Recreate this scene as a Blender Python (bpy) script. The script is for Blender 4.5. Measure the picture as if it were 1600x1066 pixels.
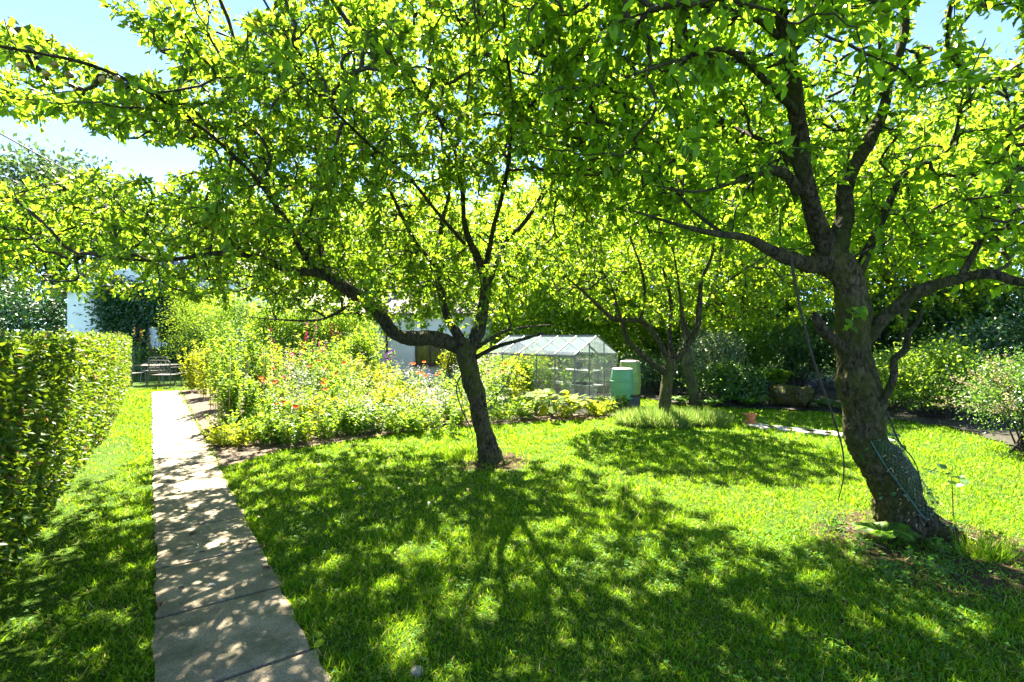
import bpy, math, random
import numpy as np
from mathutils import Vector, Matrix, noise
R = math.radians
for o in list(bpy.data.objects): bpy.data.objects.remove(o)
scene = bpy.context.scene
COL = scene.collection
PI = math.pi

# ------------------------------------------------------------------ camera, sky, sun
CAMH, FPX, HZ = 1.8, 800.0, 524.0
cam_d = bpy.data.cameras.new('camera'); cam = bpy.data.objects.new('camera', cam_d); COL.objects.link(cam)
cam_d.sensor_width = 36; cam_d.lens = 18.0; cam_d.shift_y = -(533-HZ)/1600
cam_d.clip_start = 0.05; cam_d.clip_end = 2000
cam.location = (0, 0, CAMH); cam.rotation_euler = (R(90), 0, 0)
scene.camera = cam
SUN_EL, SUN_AZ = R(53), R(-12)          # azimuth from +Y towards +X
w = bpy.data.worlds.new('World'); scene.world = w; w.use_nodes = True
nt = w.node_tree; bg = nt.nodes['Background']
sky = nt.nodes.new('ShaderNodeTexSky'); sky.sky_type = 'NISHITA'; sky.sun_disc = False
sky.sun_elevation = SUN_EL; sky.sun_rotation = SUN_AZ; sky.air_density = 1.0; sky.dust_density = 0.0; sky.ozone_density = 1.2
nt.links.new(sky.outputs[0], bg.inputs[0]); bg.inputs[1].default_value = 0.07; sky.altitude = 8000
sd = bpy.data.lights.new('sun', 'SUN'); sd.energy = 4.0; sd.angle = R(0.5); sd.color = (1, .91, .74)
sun = bpy.data.objects.new('sun', sd); COL.objects.link(sun)
sdir = Vector((math.sin(SUN_AZ)*math.cos(SUN_EL), math.cos(SUN_AZ)*math.cos(SUN_EL), math.sin(SUN_EL)))
sun.rotation_euler = sdir.to_track_quat('Z', 'Y').to_euler(); sun.location = (0, 20, 30)
vs = scene.view_settings; vs.view_transform = 'Standard'; vs.look = 'None'; vs.gamma = 1; vs.exposure = 3.5
scene.render.engine = 'CYCLES'
cy = scene.cycles; cy.max_bounces = 10; cy.diffuse_bounces = 5; cy.transmission_bounces = 8; cy.transparent_max_bounces = 8; cy.glossy_bounces = 3

rs = np.random.RandomState(7)
rnd = random.Random(11)
def at(px, py, d): return Vector(((px-800)/FPX*d, d, CAMH-(py-HZ)/FPX*d))
def gd(py): return CAMH*FPX/(py-HZ)
def gnd(px, py, z=0.0):
    d = gd(py); return Vector(((px-800)/FPX*d, d, z))

# ------------------------------------------------------------------ object helpers
def tag(o, label=None, cat=None, group=None, kind=None):
    if label: o['label'] = label
    if cat: o['category'] = cat
    if group: o['group'] = group
    if kind: o['kind'] = kind
    return o
def empty(name, loc, label, cat, group=None, rz=0):
    o = bpy.data.objects.new(name, None); COL.objects.link(o); o.location = loc; o.rotation_euler = (0, 0, rz)
    o.empty_display_size = .1
    return tag(o, label, cat, group)
def link(name, me, mat, parent=None, local=False):
    o = bpy.data.objects.new(name, me); COL.objects.link(o)
    if mat: me.materials.append(mat)
    if parent:
        o.parent = parent
        if not local: o.matrix_parent_inverse = Matrix.Translation(-Vector(parent.location))
    return o
def np_mesh(verts, groups, smooth=False):
    """groups: list of int arrays (F,k)"""
    me = bpy.data.meshes.new('m')
    verts = np.ascontiguousarray(verts, dtype=np.float32)
    me.vertices.add(len(verts)); me.vertices.foreach_set('co', verts.ravel())
    li = np.concatenate([g.ravel() for g in groups]).astype(np.int32)
    tot = np.concatenate([np.full(len(g), g.shape[1]) for g in groups]).astype(np.int32)
    st = np.concatenate([[0], np.cumsum(tot)[:-1]]).astype(np.int32)
    me.loops.add(len(li)); me.loops.foreach_set('vertex_index', li)
    me.polygons.add(len(tot)); me.polygons.foreach_set('loop_start', st)
    if smooth: me.polygons.foreach_set('use_smooth', np.ones(len(tot), dtype=bool))
    me.update(calc_edges=True)
    return me
class MB:
    """collects shapes into one mesh"""
    def __init__(s): s.v = []; s.f = []; s.n = 0
    def add(s, vs, fs):
        s.v += [tuple(v) for v in vs]; s.f += [tuple(i+s.n for i in f) for f in fs]; s.n += len(vs); return s
    def box(s, c, size, rz=0, M=None):
        c = Vector(c); sx, sy, sz = [a/2 for a in size]
        Rm = M if M is not None else Matrix.Rotation(rz, 3, 'Z')
        vs = [c+Rm@Vector((x*sx, y*sy, z*sz)) for x in (-1, 1) for y in (-1, 1) for z in (-1, 1)]
        return s.add(vs, [(0,1,3,2),(4,6,7,5),(0,4,5,1),(2,3,7,6),(0,2,6,4),(1,5,7,3)])
    def bar(s, a, b, wd, ht=None):
        a = Vector(a); b = Vector(b); d = b-a; L = d.length
        if L < 1e-6: return s
        q = d.to_track_quat('X', 'Z').to_matrix()
        return s.box((a+b)/2, (L, wd, ht or wd), M=q)
    def tube(s, pts, rad, sides=8, caps=True):
        pts = [Vector(p) for p in pts]
        if not hasattr(rad, '__len__'): rad = [rad]*len(pts)
        V, F = tube_np(pts, rad, sides)
        vs = [tuple(v) for v in V]; fs = [tuple(f) for f in F]
        if caps:
            fs.append(tuple(range(sides))[::-1]); n = len(vs); fs.append(tuple(range(n-sides, n)))
        return s.add(vs, fs)
    def lathe(s, c, prof, sides=24):
        c = Vector(c); vs = []; fs = []
        for (r, z) in prof:
            for k in range(sides):
                a = 2*PI*k/sides; vs.append((c.x+r*math.cos(a), c.y+r*math.sin(a), c.z+z))
        for i in range(len(prof)-1):
            for k in range(sides):
                k2 = (k+1) % sides; fs.append((i*sides+k, i*sides+k2, (i+1)*sides+k2, (i+1)*sides+k))
        fs.append(tuple(range(sides))[::-1]); n = len(vs); fs.append(tuple(range(n-sides, n)))
        return s.add(vs, fs)
    def build(s, name, mat, parent=None, smooth=False, bevel=0, local=False):
        me = bpy.data.meshes.new(name); me.from_pydata(s.v, [], s.f); me.update()
        if smooth:
            for p in me.polygons: p.use_smooth = True
        o = link(name, me, mat, parent, local)
        if bevel:
            b = o.modifiers.new('b', 'BEVEL'); b.width = bevel; b.segments = 2; b.limit_method = 'ANGLE'; b.angle_limit = R(40)
        return o
def tube_np(pts, rad, sides):
    P = np.array([tuple(p) for p in pts], dtype=float); n = len(P); rad = np.asarray(rad, dtype=float)
    T = np.gradient(P, axis=0); T /= np.linalg.norm(T, axis=1)[:, None]+1e-9
    u = np.cross(T[0], (0, 0, 1.0)); 
    if np.linalg.norm(u) < .2: u = np.cross(T[0], (1.0, 0, 0))
    u /= np.linalg.norm(u); V = np.empty((n, sides, 3)); a = np.arange(sides)*2*PI/sides
    for i in range(n):
        u = u-T[i]*np.dot(u, T[i]); u /= np.linalg.norm(u)+1e-9; v = np.cross(T[i], u)
        V[i] = P[i]+rad[i]*(np.cos(a)[:, None]*u+np.sin(a)[:, None]*v)
    i0 = (np.arange(n-1)[:, None]*sides+np.arange(sides)[None]).ravel()
    i1 = (np.arange(n-1)[:, None]*sides+(np.arange(sides)[None]+1) % sides).ravel()
    F = np.stack([i0, i1, i1+sides, i0+sides], 1)
    return V.reshape(-1, 3), F
def catmull(pts, rad, step):
    P = [np.array(tuple(p)) for p in pts]; P = [2*P[0]-P[1]]+P+[2*P[-1]-P[-2]]
    rr = [rad[0]]+list(rad)+[rad[-1]]; out = []; ro = []
    for i in range(1, len(P)-2):
        L = np.linalg.norm(P[i+1]-P[i]); n = max(2, int(L/step))
        for k in range(n):
            t = k/n; p0, p1, p2, p3 = P[i-1], P[i], P[i+1], P[i+2]
            out.append(.5*((2*p1)+(-p0+p2)*t+(2*p0-5*p1+4*p2-p3)*t*t+(-p0+3*p1-3*p2+p3)*t**3))
            ro.append(rr[i]*(1-t)+rr[i+1]*t)
    out.append(P[-2]); ro.append(rr[-2])
    return np.array(out), np.array(ro)

# ------------------------------------------------------------------ materials
def mat_new(name):
    m = bpy.data.materials.new(name); m.use_nodes = True; nt = m.node_tree; nt.nodes.clear()
    out = nt.nodes.new('ShaderNodeOutputMaterial'); return m, nt, out
def N(nt, t, **kw):
    n = nt.nodes.new(t)
    for k, v in kw.items():
        if k in n.inputs: n.inputs[k].default_value = v
        else: setattr(n, k, v)
    return n
def c4(c): return (c[0], c[1], c[2], 1)
def ramp(nt, stops, fac):
    r = nt.nodes.new('ShaderNodeValToRGB'); el = r.color_ramp.elements
    while len(el) < len(stops): el.new(.5)
    for e, (p, c) in zip(el, stops): e.position = p; e.color = c4(c)
    nt.links.new(fac, r.inputs[0]); return r
def noise_n(nt, scale, detail=4, coord='Object', rough=.6, dist=0, vscale=None):
    tc = nt.nodes.new('ShaderNodeTexCoord'); n = nt.nodes.new('ShaderNodeTexNoise')
    n.inputs['Scale'].default_value = scale; n.inputs['Detail'].default_value = detail; n.inputs['Roughness'].default_value = rough
    n.inputs['Distortion'].default_value = dist
    if vscale:
        mp = nt.nodes.new('ShaderNodeMapping'); mp.inputs['Scale'].default_value = vscale
        nt.links.new(tc.outputs[coord], mp.inputs[0]); nt.links.new(mp.outputs[0], n.inputs['Vector'])
    else: nt.links.new(tc.outputs[coord], n.inputs['Vector'])
    return n
def leaf_mat(name, dark, light, trans, tmix=.5, rough=.45, spec=.35, odd=None):
    """leaf: diffuse reflection + light passing through, each leaf its own tint"""
    m, nt, out = mat_new(name); L = nt.links.new
    g = N(nt, 'ShaderNodeNewGeometry')
    stops = [(0, dark), (.55, light), (.93, [a*1.25 for a in light])]
    if odd: stops.append((.975, odd))
    r = ramp(nt, stops, g.outputs['Random Per Island'])
    p = N(nt, 'ShaderNodeBsdfPrincipled'); p.inputs['Roughness'].default_value = rough
    p.inputs['Specular IOR Level'].default_value = spec
    L(r.outputs[0], p.inputs['Base Color'])
    tr = N(nt, 'ShaderNodeBsdfTranslucent')
    st2 = [(0, [a*.35 for a in trans]), (.55, trans), (.93, [min(1, trans[0]*1.3), trans[1]*1.2, trans[2]])]
    if odd: st2.append((.975, [min(1, a*2) for a in odd]))
    r2 = ramp(nt, st2, g.outputs['Random Per Island'])
    L(r2.outputs[0], tr.inputs[0])
    mx = N(nt, 'ShaderNodeMixShader'); mx.inputs[0].default_value = tmix
    L(p.outputs[0], mx.inputs[1]); L(tr.outputs[0], mx.inputs[2]); L(mx.outputs[0], out.inputs[0])
    return m
def solid(name, col, rough=.6, metal=0, nscale=None, var=.25, bump=0, spec=.5, bscale=None):
    m, nt, out = mat_new(name); L = nt.links.new
    p = N(nt, 'ShaderNodeBsdfPrincipled'); p.inputs['Roughness'].default_value = rough; p.inputs['Metallic'].default_value = metal
    p.inputs['Specular IOR Level'].default_value = spec
    if nscale:
        n = noise_n(nt, nscale, 6)
        r = ramp(nt, [(.3, [a*(1-var) for a in col]), (.7, [min(1, a*(1+var)) for a in col])], n.outputs[0]); L(r.outputs[0], p.inputs['Base Color'])
        if bump:
            n2 = noise_n(nt, bscale or nscale*4, 5); b = N(nt, 'ShaderNodeBump'); b.inputs['Strength'].default_value = bump; b.inputs['Distance'].default_value = .02
            L(n2.outputs[0], b.inputs['Height']); L(b.outputs[0], p.inputs['Normal'])
    else: p.inputs['Base Color'].default_value = c4(col)
    L(p.outputs[0], out.inputs[0]); return m
def bark_mat(name, c1, c2, moss, mossamt=.5):
    m, nt, out = mat_new(name); L = nt.links.new
    p = N(nt, 'ShaderNodeBsdfPrincipled'); p.inputs['Roughness'].default_value = .9; p.inputs['Specular IOR Level'].default_value = .2
    n1 = noise_n(nt, 26, 10, rough=.75, dist=.5, vscale=(1, 1, .45)); r1 = ramp(nt, [(.42, c1), (.50, [a*.5 for a in c2]), (.57, c2), (.72, [min(1, a*1.7) for a in c2])], n1.outputs[0])
    n2 = noise_n(nt, 3.5, 6, rough=.75); r2 = ramp(nt, [(.5-.25*mossamt, (0, 0, 0)), (.72-.2*mossamt, (1, 1, 1))], n2.outputs[0])
    mx = N(nt, 'ShaderNodeMix', data_type='RGBA'); L(r2.outputs[0], mx.inputs[0]); L(r1.outputs[0], mx.inputs[6]); mx.inputs[7].default_value = c4(moss)
    n4 = noise_n(nt, 60, 4); r4 = ramp(nt, [(.68, (0, 0, 0)), (.74, (1, 1, 1))], n4.outputs[0])
    mx2 = N(nt, 'ShaderNodeMix', data_type='RGBA'); L(r4.outputs[0], mx2.inputs[0]); L(mx.outputs[2], mx2.inputs[6]); mx2.inputs[7].default_value = (.25, .24, .17, 1)
    L(mx2.outputs[2], p.inputs['Base Color'])
    n3 = noise_n(nt, 30, 8, rough=.75, dist=.8, vscale=(1, 1, .35)); b = N(nt, 'ShaderNodeBump'); b.inputs['Strength'].default_value = 1; b.inputs['Distance'].default_value = .06
    L(n3.outputs[0], b.inputs['Height']); L(b.outputs[0], p.inputs['Normal']); L(p.outputs[0], out.inputs[0]); return m

M = {}
M['apple_leaf'] = leaf_mat('apple_leaf', (.030, .080, .008), (.072, .160, .012), (.31, .51, .022), .58, odd=(.20, .19, .01))
M['broad_leaf'] = leaf_mat('broad_leaf', (.030, .085, .008), (.074, .165, .012), (.32, .56, .022), .58)
M['lime_leaf'] = leaf_mat('lime_leaf', (.07, .14, .010), (.11, .22, .015), (.42, .62, .02), .58)
M['back_leaf'] = leaf_mat('back_leaf', (.05, .11, .012), (.09, .19, .02), (.34, .54, .03), .52)
M['blue_leaf'] = leaf_mat('blue_leaf', (.03, .065, .025), (.055, .11, .035), (.12, .20, .05), .35)
M['dark_leaf'] = leaf_mat('dark_leaf', (.025, .07, .014), (.055, .13, .025), (.16, .32, .03), .38, rough=.35, spec=.5)
M['hedge_leaf'] = leaf_mat('hedge_leaf', (.016, .055, .008), (.045, .115, .012), (.24, .38, .015), .36, rough=.45, spec=.28, odd=(.16, .09, .035))
M['border_leaf'] = leaf_mat('border_leaf', (.04, .115, .010), (.11, .215, .016), (.34, .52, .03), .5, rough=.6, spec=.15)
M['gold_leaf'] = leaf_mat('gold_leaf', (.09, .16, .01), (.17, .25, .015), (.50, .56, .02), .5, rough=.6, spec=.15)
M['grey_leaf'] = leaf_mat('grey_leaf', (.08, .15, .06), (.16, .24, .12), (.22, .30, .12), .35)
M['fern_leaf'] = leaf_mat('fern_leaf', (.05, .14, .012), (.09, .22, .02), (.25, .5, .02), .5)
M['pink_tip'] = leaf_mat('pink_tip', (.16, .16, .08), (.30, .24, .14), (.40, .34, .18), .45)
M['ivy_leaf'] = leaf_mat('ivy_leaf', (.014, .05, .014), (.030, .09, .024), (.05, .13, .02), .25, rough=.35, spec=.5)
M['grass'] = leaf_mat('grass_blade', (.050, .150, .005), (.108, .262, .010), (.31, .52, .012), .42, rough=.6, spec=.12, odd=(.34, .29, .11))
M['grass2'] = leaf_mat('long_grass_blade', (.05, .13, .02), (.12, .22, .045), (.24, .38, .06), .45, odd=(.35, .3, .15))
M['clover'] = leaf_mat('clover_leaf', (.035, .11, .012), (.06, .17, .02), (.14, .34, .02), .35, rough=.6, spec=.15)
M['bark'] = bark_mat('apple_bark', (.008, .007, .005), (.095, .074, .050), (.05, .06, .012), .2)
M['bark_moss'] = bark_mat('mossy_bark', (.010, .008, .006), (.15, .115, .075), (.075, .085, .010), .45)
M['bark2'] = bark_mat('pale_bark', (.04, .032, .022), (.12, .1, .07), (.09, .11, .03), .5)
M['twig'] = solid('twig', (.030, .022, .014), .85, nscale=20, var=.4)
M['stem'] = solid('green_stem', (.12, .19, .05), .7)
M['soil'] = solid('soil', (.085, .058, .038), .95, nscale=9, var=.55, bump=1, bscale=60)
M['aluminium'] = solid('aluminium', (.13, .135, .135), .5, .2, nscale=8, var=.1)
M['white_render'] = solid('white_render', (.74, .76, .76), .9, nscale=3, var=.06, bump=.3, bscale=70)
M['cream_render'] = solid('cream_render', (.62, .58, .42), .9, nscale=3, var=.06)
M['brown_wood'] = solid('brown_wood', (.06, .038, .025), .6, nscale=12, var=.3)
M['old_wood'] = solid('old_wood', (.22, .18, .13), .85, nscale=14, var=.35, bump=.5)
M['cane'] = solid('cane', (.36, .27, .12), .6, nscale=20, var=.2)
M['chair_metal'] = solid('painted_metal', (.15, .14, .13), .45, .2, nscale=20, var=.3)
M['terracotta'] = solid('terracotta', (.48, .17, .06), .85, nscale=15, var=.25, bump=.3)
M['black_plastic'] = solid('black_plastic', (.02, .02, .02), .4)
M['slat'] = solid('greenhouse_staging', (.30, .29, .27), .7, nscale=9, var=.2)
M['grey_pot'] = solid('grey_pot', (.05, .05, .055), .6)
M['teal'] = solid('teal_cord', (.03, .12, .10), .5)
M['net'] = solid('green_netting', (.02, .11, .06), .5)
M['wire'] = solid('black_cable', (.02, .02, .025), .5)
M['stone'] = solid('stone', (.27, .24, .19), .9, nscale=7, var=.45, bump=.8, bscale=30)
M['block'] = solid('weathered_block', (.20, .17, .12), .95, nscale=10, var=.5, bump=.8, bscale=50)
M['tile'] = solid('roof_tile', (.09, .075, .065), .8, nscale=5, var=.3)
M['apple'] = solid('apple_skin', (.22, .15, .03), .4, nscale=14, var=.6)
M['dead_leaf'] = solid('dead_leaf', (.10, .055, .025), .8, nscale=30, var=.4)
M['pale_leaf'] = solid('bleached_leaf', (.55, .52, .42), .8)
def petal(name, c, t=.4):
    m, nt, out = mat_new(name); L = nt.links.new
    g = N(nt, 'ShaderNodeNewGeometry'); r = ramp(nt, [(0, [a*.65 for a in c]), (1, [min(1, a*1.15) for a in c])], g.outputs['Random Per Island'])
    d = N(nt, 'ShaderNodeBsdfDiffuse'); tr = N(nt, 'ShaderNodeBsdfTranslucent'); L(r.outputs[0], d.inputs[0]); L(r.outputs[0], tr.inputs[0])
    mx = N(nt, 'ShaderNodeMixShader'); mx.inputs[0].default_value = t; L(d.outputs[0], mx.inputs[1]); L(tr.outputs[0], mx.inputs[2]); L(mx.outputs[0], out.inputs[0]); return m
M['red_petal'] = petal('red_petal', (.75, .07, .02)); M['pink_petal'] = petal('pink_petal', (.62, .12, .30))
M['white_petal'] = petal('white_petal', (.72, .68, .70)); M['orange_petal'] = petal('orange_petal', (.80, .22, .06))
M['mauve_petal'] = petal('mauve_petal', (.50, .36, .62)); M['crimson_petal'] = petal('crimson_petal', (.30, .02, .06))
M['palepink_petal'] = petal('palepink_petal', (.75, .50, .52)); M['purple_petal'] = petal('purple_petal', (.35, .08, .55))
def glass_mat(name, tint, opac, rough=.05):
    m, nt, out = mat_new(name); L = nt.links.new
    t = N(nt, 'ShaderNodeBsdfTransparent'); t.inputs[0].default_value = c4(tint)
    g = N(nt, 'ShaderNodeBsdfGlossy'); g.inputs['Roughness'].default_value = rough
    d = N(nt, 'ShaderNodeBsdfDiffuse'); d.inputs[0].default_value = (.42, .46, .48, 1)
    tl = N(nt, 'ShaderNodeBsdfTranslucent'); tl.inputs[0].default_value = (.42, .47, .5, 1)
    a = N(nt, 'ShaderNodeMixShader'); a.inputs[0].default_value = .5; L(d.outputs[0], a.inputs[1]); L(tl.outputs[0], a.inputs[2])
    lw = N(nt, 'ShaderNodeLayerWeight'); f = ramp(nt, [(0, (.03,)*3), (.65, (.08,)*3), (1, (.6,)*3)], lw.outputs['Facing'])
    b = N(nt, 'ShaderNodeMixShader'); L(f.outputs[0], b.inputs[0]); L(t.outputs[0], b.inputs[1]); L(g.outputs[0], b.inputs[2])
    c = N(nt, 'ShaderNodeMixShader'); n = noise_n(nt, 4, 4); r = ramp(nt, [(.3, [opac*.6]*3), (.7, [min(1, opac*1.3)]*3)], n.outputs[0]); L(r.outputs[0], c.inputs[0])
    L(b.outputs[0], c.inputs[1]); L(a.outputs[0], c.inputs[2]); L(c.outputs[0], out.inputs[0]); return m
M['glass'] = glass_mat('greenhouse_glass', (.95, .98, .96), .04)
M['roof_glass'] = glass_mat('dusty_roof_glass', (.85, .92, .93), .18)
m = solid('window_glass', (.03, .035, .03), .06, spec=.9); M['window_glass'] = m
def plastic_tr(name, c):
    m, nt, out = mat_new(name); L = nt.links.new
    p = N(nt, 'ShaderNodeBsdfPrincipled'); p.inputs['Base Color'].default_value = c4(c); p.inputs['Roughness'].default_value = .4
    t = N(nt, 'ShaderNodeBsdfTranslucent'); t.inputs[0].default_value = c4(c); mx = N(nt, 'ShaderNodeMixShader'); mx.inputs[0].default_value = .25
    L(p.outputs[0], mx.inputs[1]); L(t.outputs[0], mx.inputs[2]); L(mx.outputs[0], out.inputs[0]); return m
M['butt_green'] = plastic_tr('mint_green_plastic', (.15, .36, .20)); M['butt_olive'] = plastic_tr('olive_green_plastic', (.24, .32, .09))
# concrete slabs
m, nt, out = mat_new('concrete_slab'); L = nt.links.new
p = N(nt, 'ShaderNodeBsdfPrincipled'); p.inputs['Roughness'].default_value = .9
n1 = noise_n(nt, 2.6, 10, rough=.78); r1 = ramp(nt, [(.36, (.13, .11, .07)), (.5, (.26, .215, .15)), (.72, (.38, .32, .235))], n1.outputs[0])
n2 = noise_n(nt, 90, 3); r2 = ramp(nt, [(.36, (.35, .35, .30)), (.5, (1, 1, 1))], n2.outputs[0])
mx = N(nt, 'ShaderNodeMix', data_type='RGBA', blend_type='MULTIPLY'); mx.inputs[0].default_value = .75; L(r1.outputs[0], mx.inputs[6]); L(r2.outputs[0], mx.inputs[7])
n3 = noise_n(nt, 5, 6, rough=.8); r3 = ramp(nt, [(.5, (0, 0, 0)), (.66, (.85, .85, .85))], n3.outputs[0])
mx2 = N(nt, 'ShaderNodeMix', data_type='RGBA'); L(r3.outputs[0], mx2.inputs[0]); L(mx.outputs[2], mx2.inputs[6]); mx2.inputs[7].default_value = (.10, .105, .055, 1)
L(mx2.outputs[2], p.inputs['Base Color'])
b = N(nt, 'ShaderNodeBump'); b.inputs['Strength'].default_value = .6; b.inputs['Distance'].default_value = .01; n4 = noise_n(nt, 120, 5); L(n4.outputs[0], b.inputs['Height']); L(b.outputs[0], p.inputs['Normal'])
L(p.outputs[0], out.inputs[0]); M['slab'] = m

# tree foot positions used by the ground and the grass
T1 = gnd(762, 718); T2 = gnd(1440, 832); T3 = gnd(1037, 662); T4 = gnd(1087, 634)
PU = Vector((-.576, .817, 0)); PN = Vector((.817, .576, 0)); PC = Vector((-1.40, 2.66, 0)); PW = .735
def path_off(x, y): return (x-PC.x)*PN.x+(y-PC.y)*PN.y       # signed distance from centreline
BARE = [(T1.x+.05, T1.y-.08, .7), (T2.x-.15, T2.y-.35, 1.15), (T3.x, T3.y, .6)]
# lawn ground
m, nt, out = mat_new('lawn_ground'); L = nt.links.new
p = N(nt, 'ShaderNodeBsdfPrincipled'); p.inputs['Roughness'].default_value = .95; p.inputs['Specular IOR Level'].default_value = .1
n1 = noise_n(nt, 1.1, 8, rough=.7); r1 = ramp(nt, [(.3, (.04, .085, .008)), (.55, (.07, .14, .012)), (.75, (.12, .15, .03))], n1.outputs[0])
n2 = noise_n(nt, 60, 4); r2 = ramp(nt, [(.35, (.4, .4, .4)), (.6, (1, 1, 1))], n2.outputs[0])
mx = N(nt, 'ShaderNodeMix', data_type='RGBA', blend_type='MULTIPLY'); mx.inputs[0].default_value = 1; L(r1.outputs[0], mx.inputs[6]); L(r2.outputs[0], mx.inputs[7])
tc = N(nt, 'ShaderNodeTexCoord'); acc = None
for (bx, by, br) in BARE:
    dd = N(nt, 'ShaderNodeVectorMath', operation='DISTANCE'); dd.inputs[1].default_value = (bx, by, 0); L(tc.outputs['Object'], dd.inputs[0])
    mr = N(nt, 'ShaderNodeMapRange'); mr.inputs[1].default_value = br*.35; mr.inputs[2].default_value = br*1.1; mr.inputs[3].default_value = 1; mr.inputs[4].default_value = 0
    L(dd.outputs['Value'], mr.inputs[0])
    if acc is None: acc = mr.outputs[0]
    else:
        mm = N(nt, 'ShaderNodeMath', operation='MAXIMUM'); L(acc, mm.inputs[0]); L(mr.outputs[0], mm.inputs[1]); acc = mm.outputs[0]
n3 = noise_n(nt, 7, 5); ad = N(nt, 'ShaderNodeMath', operation='ADD'); L(acc, ad.inputs[0]); L(n3.outputs[0], ad.inputs[1])
r3 = ramp(nt, [(.75, (0, 0, 0)), (1, (1, 1, 1))], ad.outputs[0])
n5 = noise_n(nt, 35, 5); r5 = ramp(nt, [(.3, (.03, .02, .012)), (.7, (.10, .07, .042))], n5.outputs[0])
mx2 = N(nt, 'ShaderNodeMix', data_type='RGBA'); L(r3.outputs[0], mx2.inputs[0]); L(mx.outputs[2], mx2.inputs[6]); L(r5.outputs[0], mx2.inputs[7])
L(mx2.outputs[2], p.inputs['Base Color'])
b = N(nt, 'ShaderNodeBump'); b.inputs['Strength'].default_value = 1; b.inputs['Distance'].default_value = .03; L(n2.outputs[0], b.inputs['Height']); L(b.outputs[0], p.inputs['Normal'])
L(p.outputs[0], out.inputs[0]); M['lawn'] = m

# ------------------------------------------------------------------ leaf scattering
def unit(a): return a/(np.linalg.norm(a, axis=-1, keepdims=True)+1e-9)
OV_HI = (np.array([[0,0,0],[.5,0,-.02],[1,0,-.12],[.22,.21,.05],[.68,.20,.03],[.22,-.21,.05],[.68,-.20,.03]]),
         [np.array([[0,1,4,3],[0,5,6,1]]), np.array([[1,2,4],[1,6,2]])])
OV_LO = (np.array([[0,0,0],[.45,.27,.06],[1,0,-.06],[.45,-.27,.06]]), [np.array([[0,2,1],[0,3,2]])])
NARROW = (np.array([[0,0,0],[.4,.11,.02],[1,0,-.15],[.4,-.11,.02]]), [np.array([[0,2,1],[0,3,2]])])
ROUND = (np.array([[0,0,0],[.3,.38,.04],[.8,.38,.05],[1,0,0],[.8,-.38,.05],[.3,-.38,.04]]), [np.array([[0,3,2,1],[0,5,4,3]])])
BLADE = (np.array([[0,.06,0],[0,-.06,0],[.55,.045,.0],[.55,-.045,0],[1,0,-.12]]), [np.array([[0,1,3,2]]), np.array([[2,3,4]])])
BLADE1 = (np.array([[0,.07,0],[0,-.07,0],[1,0,0]]), [np.array([[0,1,2]])])
def scatter(name, mat, pos, d, nrm, size, tmpl, parent=None, wid=None):
    tv, tf = tmpl; n = len(pos); k = len(tv)
    d = unit(d); s = unit(np.cross(nrm, d)); nn = np.cross(d, s)
    sz = size[:, None, None]; wy = (wid if wid is not None else np.ones(n))[:, None, None]
    V = pos[:, None, :]+sz*(tv[None, :, 0:1]*d[:, None]+wy*tv[None, :, 1:2]*s[:, None]+tv[None, :, 2:3]*nn[:, None])
    off = (np.arange(n)*k)[:, None, None]
    groups = [(off+f[None]).reshape(-1, f.shape[1]) for f in tf]
    return link(name, np_mesh(V.reshape(-1, 3), groups), mat, parent)
def leaf_dirs(n, up=.6, droop=-.1, r=rs):
    nrm = unit(r.normal(size=(n, 3))*.75+np.array([0, 0, up])); d = unit(r.normal(size=(n, 3))*np.array([1, 1, .5])+np.array([0, 0, droop]))
    return d, nrm

# ------------------------------------------------------------------ ground, beds, path
mb = MB(); S = 400
nx = 2
me = bpy.data.meshes.new('ground'); me.from_pydata([(-S, -40, 0), (S, -40, 0), (S, S, 0), (-S, S, 0)], [], [(0, 1, 2, 3)])
tag(link('lawn', me, M['lawn']), kind='structure')
def poly_sheet(name, pts, z, mat, cell=.25, amp=.0, parent=None):
    xs = [p[0] for p in pts]; ys = [p[1] for p in pts]
    gx = np.arange(min(xs), max(xs)+cell, cell); gy = np.arange(min(ys), max(ys)+cell, cell)
    idx = {}; V = []; F = []
    def vid(i, j):
        if (i, j) not in idx:
            idx[(i, j)] = len(V); x = gx[i]; y = gy[j]
            e = cell*.45
            V.append((x+e*noise.noise((x*3, y*3, 1)), y+e*noise.noise((x*3, y*3, 7)), z+amp*noise.noise((x*2.3, y*2.3, 3))+amp*.6*noise.noise((x*7, y*7, 5)))) 
        return idx[(i, j)]
    for i in range(len(gx)-1):
        for j in range(len(gy)-1):
            if inpoly(gx[i]+cell/2, gy[j]+cell/2, pts): F.append((vid(i, j), vid(i+1, j), vid(i+1, j+1), vid(i, j+1)))
    me = bpy.data.meshes.new(name); me.from_pydata(V, [], F); me.update()
    for q in me.polygons: q.use_smooth = True
    return link(name, me, mat, parent)
def inpoly(x, y, pts):
    c = False; n = len(pts); j = n-1
    for i in range(n):
        xi, yi = pts[i][0], pts[i][1]; xj, yj = pts[j][0], pts[j][1]
        if (yi > y) != (yj > y) and x < (xj-xi)*(y-yi)/(yj-yi)+xi: c = not c
        j = i
    return c
def inpoly_np(x, y, pts):
    c = np.zeros(len(x), bool); n = len(pts); j = n-1
    for i in range(n):
        xi, yi = pts[i][0], pts[i][1]; xj, yj = pts[j][0], pts[j][1]
        if yi != yj: c ^= ((yi > y) != (yj > y)) & (x < (xj-xi)*(y-yi)/(yj-yi)+xi)
        j = i
    return c
def pathpt(t, off): return PC+PU*t+PN*off
e0 = pathpt(4.9, PW/2+.02); e1 = pathpt(16.6, PW/2+.02)
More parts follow.
